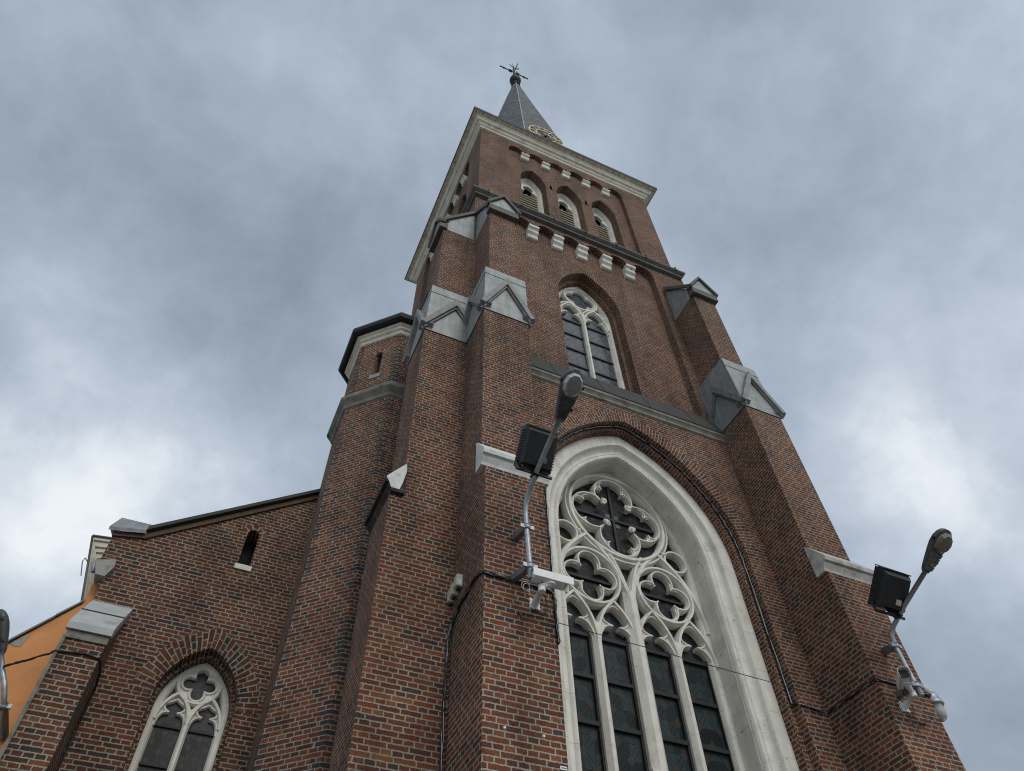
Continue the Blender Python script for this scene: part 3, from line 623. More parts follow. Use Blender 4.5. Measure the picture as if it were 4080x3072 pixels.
for s in (-1, 1):
    for q in (-1, 1): one_box('teal_quarry', GL_TEAL, big, AX + s * .085 - .045, AX + s * .085 + .045, 7.85, 7.854, zc + .005 + q * .09 - .045, zc + .005 + q * .09 + .045)
for z in (4.12, 4.77, 5.42, 6.07): one_box('saddle_bar', IRON, big, AX - 1.25, AX + 1.25, 7.815, 7.85, z - .028, z + .028)
one_box('saddle_bar', IRON, big, AX - .85, AX + .85, 7.82, 7.85, zc - .025, zc + .025); one_box('saddle_bar', IRON, big, AX - .025, AX + .025, 7.822, 7.852, zc - .85, zc + .85)
for s in (-1, 1): one_box('saddle_bar', IRON, big, AX + s * .665 - .45, AX + s * .665 + .45, 7.82, 7.85, 7.08, 7.12)
for u in (-1.25, -.76, -.58, -.14, .14, .58, .76, 1.25): one_box('saddle_bar', IRON, big, AX + u - .02, AX + u + .02, 7.82, 7.856, 3.6, 6.25)
mb = MB()
for s in (-2, -1, 0, 1, 2): mb.box(AX + s * sp - (.17 if s == 0 else .12), AX + s * sp + (.17 if s == 0 else .12), 7.66, 7.9, 3.55, 4.25 if s == 0 else 4.0)
mb.box(AX - 1.3, AX + 1.3, 7.70, 7.92, 3.55, 3.9); part(mb, 'window_sill', CREAM, big)
# sloping lead weathering and stone moulding over the bay
mb = MB(); xa, xb = 3.30, 7.965
A = [(xa, 6.845, 10.80), (xa, 6.85, 10.86), (xa, 7.06, 11.46), (xa, 7.60, 11.62), (xa, 7.60, 10.80)]; mb.prism(A, [(xb, y, z) for _, y, z in A])
for k in range(1, 5):
    x = xa + (xb - xa) * (k / 4.6 - .02); mb.prism([(x - .006, 6.838, 10.80), (x - .006, 6.843, 10.86), (x - .006, 7.056, 11.465), (x - .006, 7.1, 11.3)], [(x + .006, 6.838, 10.80), (x + .006, 6.843, 10.86), (x + .006, 7.056, 11.465), (x + .006, 7.1, 11.3)], 1)
led = part(mb, 'weathering_ledge', [LEAD, IRON])
mb = MB(); A = [(xa, 6.86, 10.80), (xa, 6.855, 10.72), (xa, 6.875, 10.70), (xa, 6.90, 10.66), (xa, 6.895, 10.60), (xa, 6.94, 10.56), (xa, 7.05, 10.56), (xa, 7.05, 10.80)]; mb.prism(A, [(xb, y, z) for _, y, z in A])
part(mb, 'stone_moulding', LICHEN)
# tower flanks below
mb = MB()
mb.face([(2.56, 6.97, ZG), (2.56, 13.1, ZG), (2.56, 13.1, 10.7), (2.56, 6.97, 10.7)]); mb.face([(8.69, 6.97, ZG), (8.69, 13.1, ZG), (8.69, 13.1, 10.7), (8.69, 6.97, 10.7)])
mb.face([(2.56, 6.975, ZG), (3.2, 6.975, ZG), (3.2, 6.975, 10.7), (2.56, 6.975, 10.7)]); mb.face([(8.05, 6.975, ZG), (8.69, 6.975, ZG), (8.69, 6.975, 10.7), (8.05, 6.975, 10.7)])
part(mb, 'tower_side_wall', BR)
# ---- angle buttresses
def buttress(T, stone_mat=None, pale_end=False):
    mb = MB(T)
    mb.box(2.454, 3.31, 5.957, 7.2, ZG, 6.86); mb.box(2.463, 3.309, 6.116, 7.21, 6.80, 10.90); mb.box(2.617, 3.235, 6.275, 7.22, 10.9, 15.42)
    b = part(mb, 'buttress', BR)
    mb = MB(T)   # moulded offset stone
    A = [(5.957, 6.78), (5.945, 6.82), (5.91, 6.88), (5.90, 6.915), (5.862, 6.925), (5.852, 6.985), (5.862, 7.01), (6.118, 7.35), (6.14, 7.35), (6.14, 6.78)]
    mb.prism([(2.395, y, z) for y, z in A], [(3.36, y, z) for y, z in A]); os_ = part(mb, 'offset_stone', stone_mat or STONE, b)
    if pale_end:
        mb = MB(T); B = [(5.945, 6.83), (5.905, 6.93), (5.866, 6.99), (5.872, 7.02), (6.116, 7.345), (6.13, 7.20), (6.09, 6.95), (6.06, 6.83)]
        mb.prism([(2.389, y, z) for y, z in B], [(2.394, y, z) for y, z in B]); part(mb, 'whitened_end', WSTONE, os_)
    # gabled zinc cap, lower
    mb = MB(T); x0, x1, ya = 2.455, 3.318, 6.108; xt0, xt1, yt = 2.495, 3.335, 6.165; zb_, zt = 10.86, 12.52; xu0, xu1, yu = 2.617, 3.235, 6.276
    mb.face([(x0, ya, zb_), (x1, ya, zb_), (xt1, yt, zt), (xt0, yt, zt)]); mb.face([(x0, ya, zb_), (x0, 7.21, zb_), (xt0, 7.21, zt), (xt0, yt, zt)]); mb.face([(x1, ya, zb_), (x1, 7.21, zb_), (xt1, 7.21, zt), (xt1, yt, zt)])
    mb.face([(xt0, yt, zt), (xt1, yt, zt), (xu1, yu, zt + .16), (xu0, yu, zt + .16)]); mb.face([(xt0, yt, zt), (xt0, 7.21, zt), (xu0, 7.21, zt + .16), (xu0, yu, zt + .16)]); mb.face([(xt1, yt, zt), (xt1, 7.21, zt), (xu1, 7.21, zt + .16), (xu1, yu, zt + .16)])
    mb.face([(x0, ya, zb_), (x1, ya, zb_), (x1, 7.21, zb_), (x0, 7.21, zb_)])
    xm = (x0 + x1) / 2; ap = 11.86
    mb.prism([(x0, ya - .012, zb_), (x1, ya - .012, zb_), (xm, ya - .012, ap)], [(x0, 6.2, zb_), (x1, 6.2, zb_), (xm, 6.2, ap)])
    y1g = 7.20; ym = (ya + y1g) / 2
    for xs, xi in ((x0 - .012, x0 + .1), (x1 + .012, x1 - .1)):
        mb.prism([(xs, ya, zb_), (xs, y1g, zb_), (xs, ym, ap)], [(xi, ya, zb_), (xi, y1g, zb_), (xi, ym, ap)])
    cap = part(mb, 'gable_cap', ZINC, b)
    mb = MB(T)
    def rake(P0, P1, ax, lo, hi, t0, t1):
        """moulded band along a gable rake; ax 0: in the x-z plane between depths lo..hi, ax 1: in the y-z plane"""
        (u0, z0), (u1, z1) = P0, P1
        q = [(u0, z0), (u1, z1), (u1, z1 + t1), (u0 - (u1 - u0) / abs(u1 - u0) * t0, z0 + .04)]
        m = (lambda u, z, d: (u, d, z)) if ax == 0 else (lambda u, z, d: (d, u, z))
        mb.prism([m(u, z, lo) for u, z in q], [m(u, z, hi) for u, z in q])
    for e, t0, t1 in ((.095, .085, .235), (.055, .02, .09)):
        zo = 0 if t1 < .2 else .07
        rake((x0 + (.0 if t1 < .2 else -.0), zb_ + .0 + zo), (xm, ap - .06 + zo), 0, ya - e, 6.25, t0, t1); rake((x1, zb_ + zo), (xm, ap - .06 + zo), 0, ya - e + .002, 6.25, t0, t1)
        rake((ya, zb_ + zo), (ym, ap - .06 + zo), 1, x0 - e, x0 + .12, t0, t1); rake((y1g, zb_ + zo), (ym, ap - .06 + zo), 1, x0 - e + .002, x0 + .12, .02, t1)
        rake((ya, zb_ + zo), (ym, ap - .06 + zo), 1, x1 + e, x1 - .12, t0, t1); rake((y1g, zb_ + zo), (ym, ap - .06 + zo), 1, x1 + e - .002, x1 - .12, .02, t1)
    part(mb, 'gable_moulding', ZINCD, cap)
    mb = MB(T)   # sheet joint below the head of the cap
    k = .84; jx0, jx1, jy, jz = x0 + (xt0 - x0) * k - .006, x1 + (xt1 - x1) * k + .006, ya + (yt - ya) * k - .006, zb_ + (zt - zb_) * k
    mb.box(jx0, jx1, jy, jy + .02, jz - .012, jz); mb.box(jx0, jx0 + .02, jy, 7.2, jz - .012, jz)
    part(mb, 'sheet_joint', LEAD, cap)
    # upper cap: lean-to with a gablet
    mb = MB(T); a0, a1, f, bk = 2.565, 3.285, 6.215, 7.20
    A = [(f, 15.38), (f, 15.62), (7.0, 16.78), (bk, 16.80), (bk, 15.38)]; mb.prism([(a0 + .04, y, z) for y, z in A], [(a1 - .04, y, z) for y, z in A])
    am = (a0 + a1) / 2; mb.prism([(a0, f - .03, 15.60), (a1, f - .03, 15.60), (am, f - .03, 16.20)], [(a0, 6.24, 15.60), (a1, 6.24, 15.60), (am, 6.66, 16.20)])
    cp = part(mb, 'upper_cap', ZINC, b)
    mb = MB(T)
    mb.box(a0, a1, f - .05, 6.35, 15.36, 15.60)
    for xq in (a0 - .02, a1 - .04):
        A = [(f - .05, 15.60), (f - .06, 15.70), (7.02, 16.92), (7.02, 16.76)]; mb.prism([(xq, y, z) for y, z in A], [(xq + .06, y, z) for y, z in A])
    slp = lambda z: 6.215 + max(0, z - 15.62) * .677
    for s in (-1, 1):
        e = a0 - .03 if s < 0 else a1 + .03
        q = [(e, 15.58), (am, 16.20), (am, 16.31), (e + s * .03, 15.66)]; mb.prism([(x, f - .09, z) for x, z in q], [(x, slp(z) + .05, z) for x, z in q])
    part(mb, 'cap_edge', CAPE, cp)
    return b
T0 = lambda p: tuple(p)
TS = lambda p: (XC + (p[1] - YC), YC + (p[0] - XC), p[2])
MX = lambda p: (2 * AX - p[0], p[1], p[2])
CAPE = plain('dark_cap_edge', (0.095, 0.09, 0.082), 0.7, 0.1, var=0.35, scale=6.0, dirt=((0.20, 0.20, 0.19), 0.4, 8.0), bumps=0.2)
SOOT_SHADE = plain('sooted_shaded_stone', (0.022, 0.021, 0.020), 0.9, var=0.4, scale=9.0, dirt=((0.16, 0.155, 0.14), 0.5, 9.0), bumps=0.4)  # soot and the underside's shadow, both put into this dark stone colour
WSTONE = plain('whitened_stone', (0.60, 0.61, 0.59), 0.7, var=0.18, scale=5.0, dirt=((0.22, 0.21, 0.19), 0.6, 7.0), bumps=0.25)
buttress(T0, WSTONE); buttress(TS, SOOT_SHADE, True); buttress(MX, LICHEN2); buttress(lambda p: MX(TS(p)), SOOT_SHADE, True)
# ---- spire
mb = MB(); sb = (5.66, 10.15, 24.2, 2.92); st = (5.74, 10.08, 43.55, .17); NR = 26
def spr(t, k, e=0.0):
    r = sb[3] + (st[3] - sb[3]) * t + e; a = R_(22.5 + 45 * k)
    wob = .03 * math.sin(9 * t + k * 1.7) * (1 - t)
    return Vector((sb[0] + (st[0] - sb[0]) * t + (r + wob) * math.cos(a), sb[1] + (st[1] - sb[1]) * t + (r + wob) * math.sin(a), sb[2] + (st[2] - sb[2]) * t))
for i in range(NR):
    t0, t1 = i / NR, (i + 1) / NR
    for k in range(8):
        q = [spr(t0, k), spr(t0, k + 1), spr(t1, k + 1), spr(t1, k)]; w0, w1 = (q[1] - q[0]).length / 2, (q[2] - q[3]).length / 2; h0, h1 = t0 * 19.6, t1 * 19.6
        mb.face(q, uv=[(-w0 + k * 9.13, h0), (w0 + k * 9.13, h0), (w1 + k * 9.13, h1), (-w1 + k * 9.13, h1)])
spire = part(mb, 'spire', SLATE)
mb = MB()
for k in (5,): mb.tube([spr(i / 30, k, .004) for i in range(31)], .024, 6)
part(mb, 'hip_flashing', GALV, spire)
mb = MB(); cb = Vector((5.74, 10.08, 44.5)); rings = []
for z, r in ((43.4, .26), (43.62, .24), (43.75, .20), (43.86, .16)): rings.append([(cb.x + r * math.cos(2 * math.pi * k / 16), cb.y + r * math.sin(2 * math.pi * k / 16), z) for k in range(16)])
for i in range(1, 12):
    ph = math.pi - math.pi * i / 12; r = .34 * math.sin(ph); rings.append([(cb.x + r * math.cos(2 * math.pi * k / 16), cb.y + r * math.sin(2 * math.pi * k / 16), cb.z + .40 * math.cos(ph)) for k in range(16)])
mb.loft(rings); part(mb, 'ball_finial', IRON, spire)
# weather vane
vz = 46.25; v0 = Vector((5.70, 10.08, vz))
mb = MB(); mb.tube([v0 + Vector((0, 0, -1.4)), v0 + Vector((0, 0, 1.35))], [.05, .035], 8)
vane = part(mb, 'weather_vane', IRON)
mb = MB(); dirv = Vector((.915, 0, .0)).normalized()
mb.tube([v0 - dirv * .90, v0 + dirv * .90], .032, 6); mb.tube([v0 + Vector((0, -.55, 0)), v0 + Vector((0, .55, 0))], .026, 6)
for s in (-1, 1):
    for a, l, r in ((.12, .34, .075), (.62, .72, .055), (.86, .92, .045)): mb.tube([v0 + dirv * s * a, v0 + dirv * s * l], r, 6)
part(mb, 'compass_arm', IRON, vane)
mb = MB()
for s in (-1, 1):
    q = [(0, -.62), (.16 * s, -.45), (.20 * s, -.12), (.10 * s, .0)]; mb.tube([v0 + Vector((x, -.12, z)) for x, z in q], .014, 5)
part(mb, 'scroll', IRON, vane)
mb = MB(); h = v0 + Vector((0, 0, 1.15))
body = [(-.42, -.16), (-.30, .02), (-.20, .10), (-.08, .13), (.10, .16), (.22, .34), (.46, .86), (.60, 1.12), (.58, .86), (.44, .42), (.26, .06), (.10, -.10), (-.10, -.14), (-.24, -.10)]
mb.prism([(h.x + u * .8, h.y - .012 + u * .2, h.z + z) for u, z in body], [(h.x + u * .8, h.y + .012 + u * .2, h.z + z) for u, z in body])
mb.tube([h + Vector((-.05, 0, .1)), h + Vector((-.04, 0, .75))], .02, 5); part(mb, 'weathercock', GREYP, vane)
# clock
ck = Vector((5.44, 7.56, 27.55)); CRr = .71; ct = lambda u, z, d: (ck.x + u, ck.y + d, ck.z + z)
mb = MB(); bar(mb, circ(0, 0, CRr, 48), .045, .035, 0, .04, ct, closed=True); bar(mb, circ(0, 0, CRr * .60, 40), .04, .03, 0, .04, ct, closed=True)
clock = part(mb, 'clock_dial', CLOCKW)
mb = MB(); rom = ['XII', 'I', 'II', 'III', 'IIII', 'V', 'VI', 'VII', 'VIII', 'IX', 'X', 'XI']
for i, sN in enumerate(rom):
    a = math.pi / 2 - i * math.pi / 6; er = Vector((math.cos(a), math.sin(a))); et = Vector((math.sin(a), -math.cos(a))); wds = {'I': .045, 'V': .085, 'X': .085}; tot = sum(wds[c_] for c_ in sN); x = -tot / 2
    def st_(a0, r0, a1, r1):
        p = er * (CRr * r0) + et * a0; q = er * (CRr * r1) + et * a1; bar(mb, [(p.x, p.y), (q.x, q.y)], .026, .022, -.008, .03, ct)
    for ch in sN:
        wd = wds[ch]
        if ch == 'I': st_(x + wd / 2, .64, x + wd / 2, .96)
        elif ch == 'V': st_(x + .01, .96, x + wd / 2, .64); st_(x + wd - .01, .96, x + wd / 2, .64)
        else: st_(x + .01, .96, x + wd - .01, .64); st_(x + wd - .01, .96, x + .01, .64)
        x += wd
part(mb, 'numerals', GOLD, clock)
mb = MB()
for ang, L, w_ in ((R_(62), .66, .05), (R_(-20), .46, .07)):
    bar(mb, [(-.12 * math.cos(ang), -.12 * math.sin(ang)), (L * math.cos(ang), L * math.sin(ang))], w_, w_ * .5, -.05, -.02, ct)
part(mb, 'clock_hand', GOLD, clock)
mb = MB()
for a in (.785, 2.356, -.785, -2.356): mb.tube([ct(CRr * .6 * math.cos(a), CRr * .6 * math.sin(a), .02), ct(0, 0, .05)], .014, 5)
mb.tube([ct(0, 0, -.08), ct(0, 0, .5)], .03, 6)
for a in (.6, 2.5): mb.tube([ct(CRr * math.cos(a), CRr * math.sin(a), .02), ct(CRr * math.cos(a) * .8, CRr * math.sin(a), .6)], .015, 5)
part(mb, 'dial_bracket', IRON, clock)
# ---- stair turret
OC = (1.952, 9.382)
def octo(rin, z, rot=0):
    rv = rin / math.cos(math.pi / 8); return [(OC[0] + rv * math.cos(R_(22.5 + 45 * k)), OC[1] + rv * math.sin(R_(22.5 + 45 * k)), z) for k in range(8)]
def oct_prof(mb, prof):
    rings = [octo(r, z) for r, z in prof]
    for a, b in zip(rings, rings[1:]):
        for k in range(8): mb.face([a[k], a[(k + 1) % 8], b[(k + 1) % 8], b[k]])
RI = 1.082; mb = MB(); s8 = RI * 2 * math.tan(math.pi / 8)
# 45 degree front-left face carries the slit: face index from vertex 4 (202.5) to 5 (247.5)
ring0, ring1 = octo(RI, ZG), octo(RI, 12.72)
V4, V5 = Vector(ring0[4]), Vector(ring0[5]); e45 = (V5 - V4).normalized(); n45 = Vector((-1, -1, 0)).normalized()
tt = lambda u, z, d: tuple(V4 + e45 * (s8 / 2 + u) - n45 * d + Vector((0, 0, z - ZG)))
sl = [(-.075, 11.33)] + [(.075 * -math.cos(math.pi * k / 8), 12.0 + .085 * math.sin(math.pi * k / 8)) for k in range(9)] + [(.075, 11.33)]
sl = [(u + .04, z) for u, z in sl]
for k in range(8):
    if k == 4: mb.wall([(-s8 / 2, ZG), (-s8 / 2, 12.72), (s8 / 2, 12.72), (s8 / 2, ZG)], [sl], tt, 0)
    else: mb.face([ring0[k], ring0[(k + 1) % 8], ring1[(k + 1) % 8], ring1[k]])
mb.strip(sl, 0, sl, .22, tt)
# dark header quoins at the turret angles
for k in (4, 5):
    v = Vector(ring0[k]); 
    for i in range(105):
        z = 4.0 + i * .1224 * 0.66 if False else 3.0 + i * .1224
        if z > 12.5 or random.random() < .30 or (10.5 < z < 10.95): continue
        zq = math.floor(z / .0612) * .0612 + .007
        for kk in (-1, 1):
            w_ = Vector(ring0[(k + kk) % 8]) - v; w_.normalize(); L = .105; nn = Vector((w_.y, -w_.x, 0)); 
            if nn.dot(v - Vector((OC[0], OC[1], ZG))) < 0: nn = -nn
            p = v + nn * .0035; a = Vector((p.x, p.y, zq)); b = a + w_ * L
            mb.face([a, b, b + Vector((0, 0, .048)), a + Vector((0, 0, .048))], mi=1)
QU = plain('burnt_brick', (0.045, 0.040, 0.042), 0.85, var=0.45, scale=18.0, bumps=0.4, spec=0.2)
tmb = mb
turret = part(tmb, 'stair_turret', [BR2, QU])
mb = MB(); mb.face([tt(-.12, 11.2, .2), tt(.2, 11.2, .2), tt(.2, 12.2, .2), tt(-.12, 12.2, .2)]); part(mb, 'slit_window', DARK, turret)
mb = MB(); A = [(-.0765 * math.cos(math.pi * k / 10) + .04, 12.0 + .0865 * math.sin(math.pi * k / 10)) for k in range(11)]; B = [(-.185 * math.cos(math.pi * k / 10) + .04, 12.0 + .195 * math.sin(math.pi * k / 10)) for k in range(11)]
mb.strip(A, -.004, B, -.004, tt); part(mb, 'slit_arch', BRV, turret)
mb = MB(); mb.prism([tt(-.07, 11.22, -.02), tt(.16, 11.22, -.02), tt(.16, 11.33, -.02), tt(-.07, 11.33, -.02)], [tt(-.07, 11.22, .15), tt(.16, 11.22, .15), tt(.16, 11.36, .15), tt(-.07, 11.36, .15)]); part(mb, 'slit_sill', STONE, turret)
mb = MB(); oct_prof(mb, [(RI, 10.47), (RI + .03, 10.49), (RI + .05, 10.56), (RI + .095, 10.62), (RI + .125, 10.66), (RI + .13, 10.72), (RI + .03, 10.90), (RI - .02, 10.92)]); part(mb, 'stone_band', LICHEN, turret)
mb = MB(); oct_prof(mb, [(RI, 12.55), (RI + .02, 12.57), (RI + .03, 12.63), (RI + .07, 12.66), (RI + .075, 12.72), (RI + .12, 12.75), (RI + .125, 12.79)]); part(mb, 'turret_cornice', CREAM2, turret)
mb = MB(); oct_prof(mb, [(RI + .10, 12.79), (RI + .19, 12.78), (RI + .245, 12.81), (RI + .265, 12.87), (RI + .25, 12.95), (RI + .2, 12.96), (.02, 14.6)]); part(mb, 'turret_gutter', IRON, turret)
# ---- aisle west wall
YA = 9.80; axa = .015; af = lambda u, z, d: (axa + u, d, z)
WA = dict(a=.52, c=.35, zs=5.06)
mb, mv = MB(), MB()
hole = arch(.52, .35, 5.06, .9); sx = -5.578 + 5.625
slit = [(-.093, 7.28)] + [(-.093 * math.cos(math.pi * k / 10), 7.885 + .10 * math.sin(math.pi * k / 10)) for k in range(11)] + [(.093, 7.28)]
slit = [(u + .030, z) for u, z in slit]
mb.wall([(-1.655 - axa, ZG), (-1.655 - axa, 6.35), (-1.83 - axa, 6.60), (-1.83 - axa, 7.30), (-1.456 - axa, 7.39), (2.4 - axa, 10.19), (2.4 - axa, ZG)], [hole, slit], af, YA)
mb.strip(hole, YA, hole, YA + .15, af); h2 = arch(.47, .35, 5.06, .9); mb.strip(hole, YA + .15, h2, YA + .15, af); mb.strip(h2, YA + .15, h2, YA + .30, af); mb.strip(slit, YA, slit, YA + .3, af)
mb.face([(-1.655, YA, ZG), (-1.655, 24, ZG), (-1.655, 24, 6.4), (-1.655, YA, 6.4)])
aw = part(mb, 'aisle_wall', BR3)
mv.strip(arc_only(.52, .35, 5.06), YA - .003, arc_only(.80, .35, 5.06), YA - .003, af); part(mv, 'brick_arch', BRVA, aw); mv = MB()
sA = [(-.094 * math.cos(math.pi * k / 10) + .030, 7.885 + .102 * math.sin(math.pi * k / 10)) for k in range(11)]; sB = [(-.20 * math.cos(math.pi * k / 10) + .030, 7.885 + .21 * math.sin(math.pi * k / 10)) for k in range(11)]
mv.strip(sA, YA - .003, sB, YA - .003, af); part(mv, 'brick_arch', BRVA, aw)
mb = MB(); mb.face([(-.15, YA + .29, 7.2), (.3, YA + .29, 7.2), (.3, YA + .29, 8.1), (-.15, YA + .29, 8.1)]); part(mb, 'slit_window', DARK, aw)
mb = MB(); mb.box(-.075, .175, YA - .03, YA + .2, 7.19, 7.282); part(mb, 'slit_sill', PALEP, aw)
# coping: thin slab following the gable, with a kneeler
mb = MB()
def slab(path, y0, y1, t):
    for (a, b) in zip(path, path[1:]):
        mb.prism([(a[0], y0, a[1]), (b[0], y0, b[1]), (b[0], y0, b[1] + t), (a[0], y0, a[1] + t)], [(a[0], y1, a[1]), (b[0], y1, b[1]), (b[0], y1, b[1] + t), (a[0], y1, a[1] + t)])
slab([(-1.43, 7.42), (2.4, 10.20)], YA - .10, YA + .45, .07)
co = part(mb, 'coping', LEAD, aw)
mb = MB(); K0 = [(-1.915, 9.70, 7.32), (-1.434, 9.70, 7.41), (-1.417, 10.12, 7.85), (-1.90, 10.12, 7.84)]; mb.prism(K0, [(x, y + .02, z - .05) for x, y, z in K0])
K1 = [(-1.915, 9.70, 7.315), (-1.80, 9.72, 7.30), (-1.80, 10.12, 7.30), (-1.90, 10.12, 7.80)]; mb.prism(K1, [(x + .03, y, z) for x, y, z in K1]); part(mb, 'kneeler_cap', ZINC, aw)
mb = MB(); slab([(-1.42, 7.30), (2.4, 10.09)], YA - .035, YA + .1, .10); slab([(-1.84, 7.225), (-1.42, 7.31)], YA - .035, YA + .1, .09); part(mb, 'verge_board', RUST, aw)
mb = MB(); mb.prism([(-1.80, YA + .4, 7.3), (2.4, YA + .4, 10.15), (2.4, 24, 10.15), (-1.80, 24, 7.3)], [(-1.80, YA + .4, 7.36), (2.4, YA + .4, 10.21), (2.4, 24, 10.21), (-1.80, 24, 7.36)]); part(mb, 'aisle_roof', SLATE, aw)
# aisle window
mb = MB(); y0, y1 = 10.06, 10.17; tf = af
for (a, da), (b, db) in zip([(.475, 10.095), (.42, 10.095), (.395, 10.12), (.375, 10.17)], [(.42, 10.095), (.395, 10.12), (.375, 10.17), (.375, 10.2)]): mb.strip(arch(a, .35, 5.06, .9), da, arch(b, .35, 5.06, .9), db, tf)
awn = part(mb, 'aisle_window', CREAM)
mb = MB(); y0 = 10.085
bar(mb, [(0, .9), (0, 5.12)], .085, .035, y0, y1, tf)
for s in (-1, 1): light_head(mb, tf, s * .207, .20, 4.93, 5.315, y0, y1, .058, (5.055, .048))
bar(mb, circ(0, 5.485, .272), .06, .03, y0 - .005, y1, tf, closed=True)
bar(mb, foil(0, 5.485, .098, .135, 4, 0, 12), .045, .02, y0 + .02, y1, tf, closed=True)
for k in range(4):
    th = math.pi / 4 + k * math.pi / 2
    pane(mb, [(.115 * math.cos(th), 5.485 + .115 * math.sin(th))] + [(.25 * math.cos(th + a), 5.485 + .25 * math.sin(th + a)) for a in (-.42, -.2, 0, .2, .42)], y0 + .045, tf)
for s in (-1, 1): bar(mb, bez((0, 5.08), (s * .06, 5.2), (s * .18, 5.30)), .05, .025, y0, y1, tf); bar(mb, bez((s * .22, 5.31), (s * .30, 5.27), (s * .385, 5.10)), .05, .025, y0, y1, tf)
part(mb, 'tracery', CREAM, awn)
mb = MB(); pane(mb, arch(.40, .35, 5.06, .9), 10.172, tf); part(mb, 'leaded_glass', GL_A, awn)
for z in (2.43, 2.92, 3.41, 3.90, 4.39, 4.88): one_box('saddle_bar', IRON, awn, axa - .39, axa + .39, 10.145, 10.168, z - .014, z + .014)
# aisle corner buttress
mb = MB(); qb = [(9.09, ZG), (9.09, 5.27), (9.12, 5.32), (YA + .02, 6.08), (YA + .02, ZG)]; mb.prism([(-1.625, y, z) for y, z in qb], [(-1.176, y, z) for y, z in qb]); ab = part(mb, 'aisle_buttress', BR3)
mb = MB(); q = [(9.03, 5.27), (9.015, 5.35), (9.40, 5.76), (YA + .01, 6.18), (YA + .01, 6.07), (9.11, 5.28)]; mb.prism([(-1.665, y, z) for y, z in q], [(-1.15, y, z) for y, z in q]); wc = part(mb, 'weathering_stone', None or ZINC, ab)
MARB = plain('cracked_bluestone', (0.42, 0.425, 0.42), 0.5, var=0.12, scale=3.0, dirt=((0.17, 0.155, 0.15), 0.9, 2.4), bumps=0.15)
wc.data.materials[0] = MARB
mb = MB(); mb.box(-1.64, -1.165, 9.065, 9.12, 5.17, 5.266); part(mb, 'bed_stone', LICHEN, ab)
mb = MB(); q = [(9.385, 5.75), (9.405, 5.772), (9.40, 5.76)]; mb.box(-1.667, -1.148, 9.395, 9.41, 5.755, 5.775); part(mb, 'stone_joint', IRON, ab)
mb = MB(); mb.box(-1.66, -1.624, 9.07, 9.75, ZG, 5.2); part(mb, 'render_edge', LICHEN, ab)
mb = MB(); q = [(-1.86, 6.72), (-1.62, 6.80), (-1.60, 6.68), (-1.66, 6.50), (-1.78, 6.50)]; mb.prism([(x, 9.70, z) for x, z in q], [(x, 9.9, z) for x, z in q]); part(mb, 'corner_stone', STONE, aw)
# ================================================================= NEIGHBOURING ORANGE BUILDING
ob = thing('orange_building', 'orange rendered building left of the church with grey capped sloping top and cream cornice behind', 'building', loc=(-2.4, 11.0, ZG))
mb = MB(); q = [(-6.0, ZG), (-6.0, 3.2), (-2.62, 5.06), (-2.33, 5.44), (-1.785, 6.18), (-1.785, ZG)]
mb.prism([(x, 9.95, z) for x, z in q], [(x, 12.5, z) for x, z in q]); ow = part(mb, 'gable_wall', ORANGE, ob)
mb = MB(); q = [(-1.785, ZG), (-1.785, 6.40), (-1.80, 6.95), (-1.60, 6.95), (-1.60, ZG)]; mb.prism([(x, 9.94, z) for x, z in q], [(x, 12.4, z) for x, z in q]); part(mb, 'corner_pier', ORANGE, ob)
mb = MB()
for (x0, z0), (x1, z1) in (((-2.345, 5.445), (-2.01, 5.885)), ((-2.012, 5.895), (-1.775, 6.20)), ((-2.64, 5.05), (-2.345, 5.44))):
    mb.prism([(x0, 9.91, z0), (x1, 9.91, z1), (x1, 9.91, z1 + .035), (x0, 9.91, z0 + .035)], [(x0, 12.5, z0), (x1, 12.5, z1), (x1, 12.5, z1 + .035), (x0, 12.5, z0 + .035)])
part(mb, 'coping', GREYP, ob)
mb = MB(); q = [(-2.329, 5.435), (-2.17, 5.60), (-2.185, 5.50), (-2.20, 5.43), (-2.26, 5.41)]; mb.prism([(x, 9.943, z) for x, z in q], [(x, 9.96, z) for x, z in q]); part(mb, 'grey_patch', STONE, ob)
mb = MB()
for off, (e0, e1) in ((0, (0, .03)), (1, (.03, .085)), (2, (.085, .13)), (3, (.13, .22))):
    y = 10.56 + .03 * off
    q = [(-2.222 + e0, 7.70 - e0 * 1.6), (-1.90 + e0, 6.55), (-1.90 + e1, 6.55), (-2.222 + e1, 7.70 - e1 * 1.6), (-1.70, 7.77 - e1 * 1.6), (-1.70, 7.77 - e0 * 1.6)]
    mb.prism([(x, y, z) for x, z in q], [(x, 12.4, z) for x, z in q])
part(mb, 'cornice', CREAM2, ob)
mb = MB(); q = [(-2.0, 7.34), (-1.70, 7.40), (-1.70, 6.4), (-1.69, 6.3)]; mb.prism([(x, 10.69, z) for x, z in q], [(x, 12.4, z) for x, z in q]); part(mb, 'wall', plain('tan_wall', (.34, .235, .13), .8), ob)
mb = MB(); mb.tube([(-2.236, 10.56, 7.71), (-1.912, 10.56, 6.55)], .018, 6); mb.tube([(-2.237, 10.55, 7.71), (-1.70, 10.55, 7.785)], .018, 6); part(mb, 'gutter', GREYP, ob)
mb = MB(); mb.tube([(-1.86, 9.88, 6.86), (-1.855, 9.86, 6.70), (-1.845, 9.85, 6.62)], [.03, .05, .03], 8); mb.tube([(-1.80, 9.88, 6.82), (-1.81, 9.86, 6.7)], .022, 6); mb.tube([(-1.765, 9.88, 6.80), (-1.77, 9.86, 6.72)], .02, 6); part(mb, 'outlet_pipe', GALV, ob)
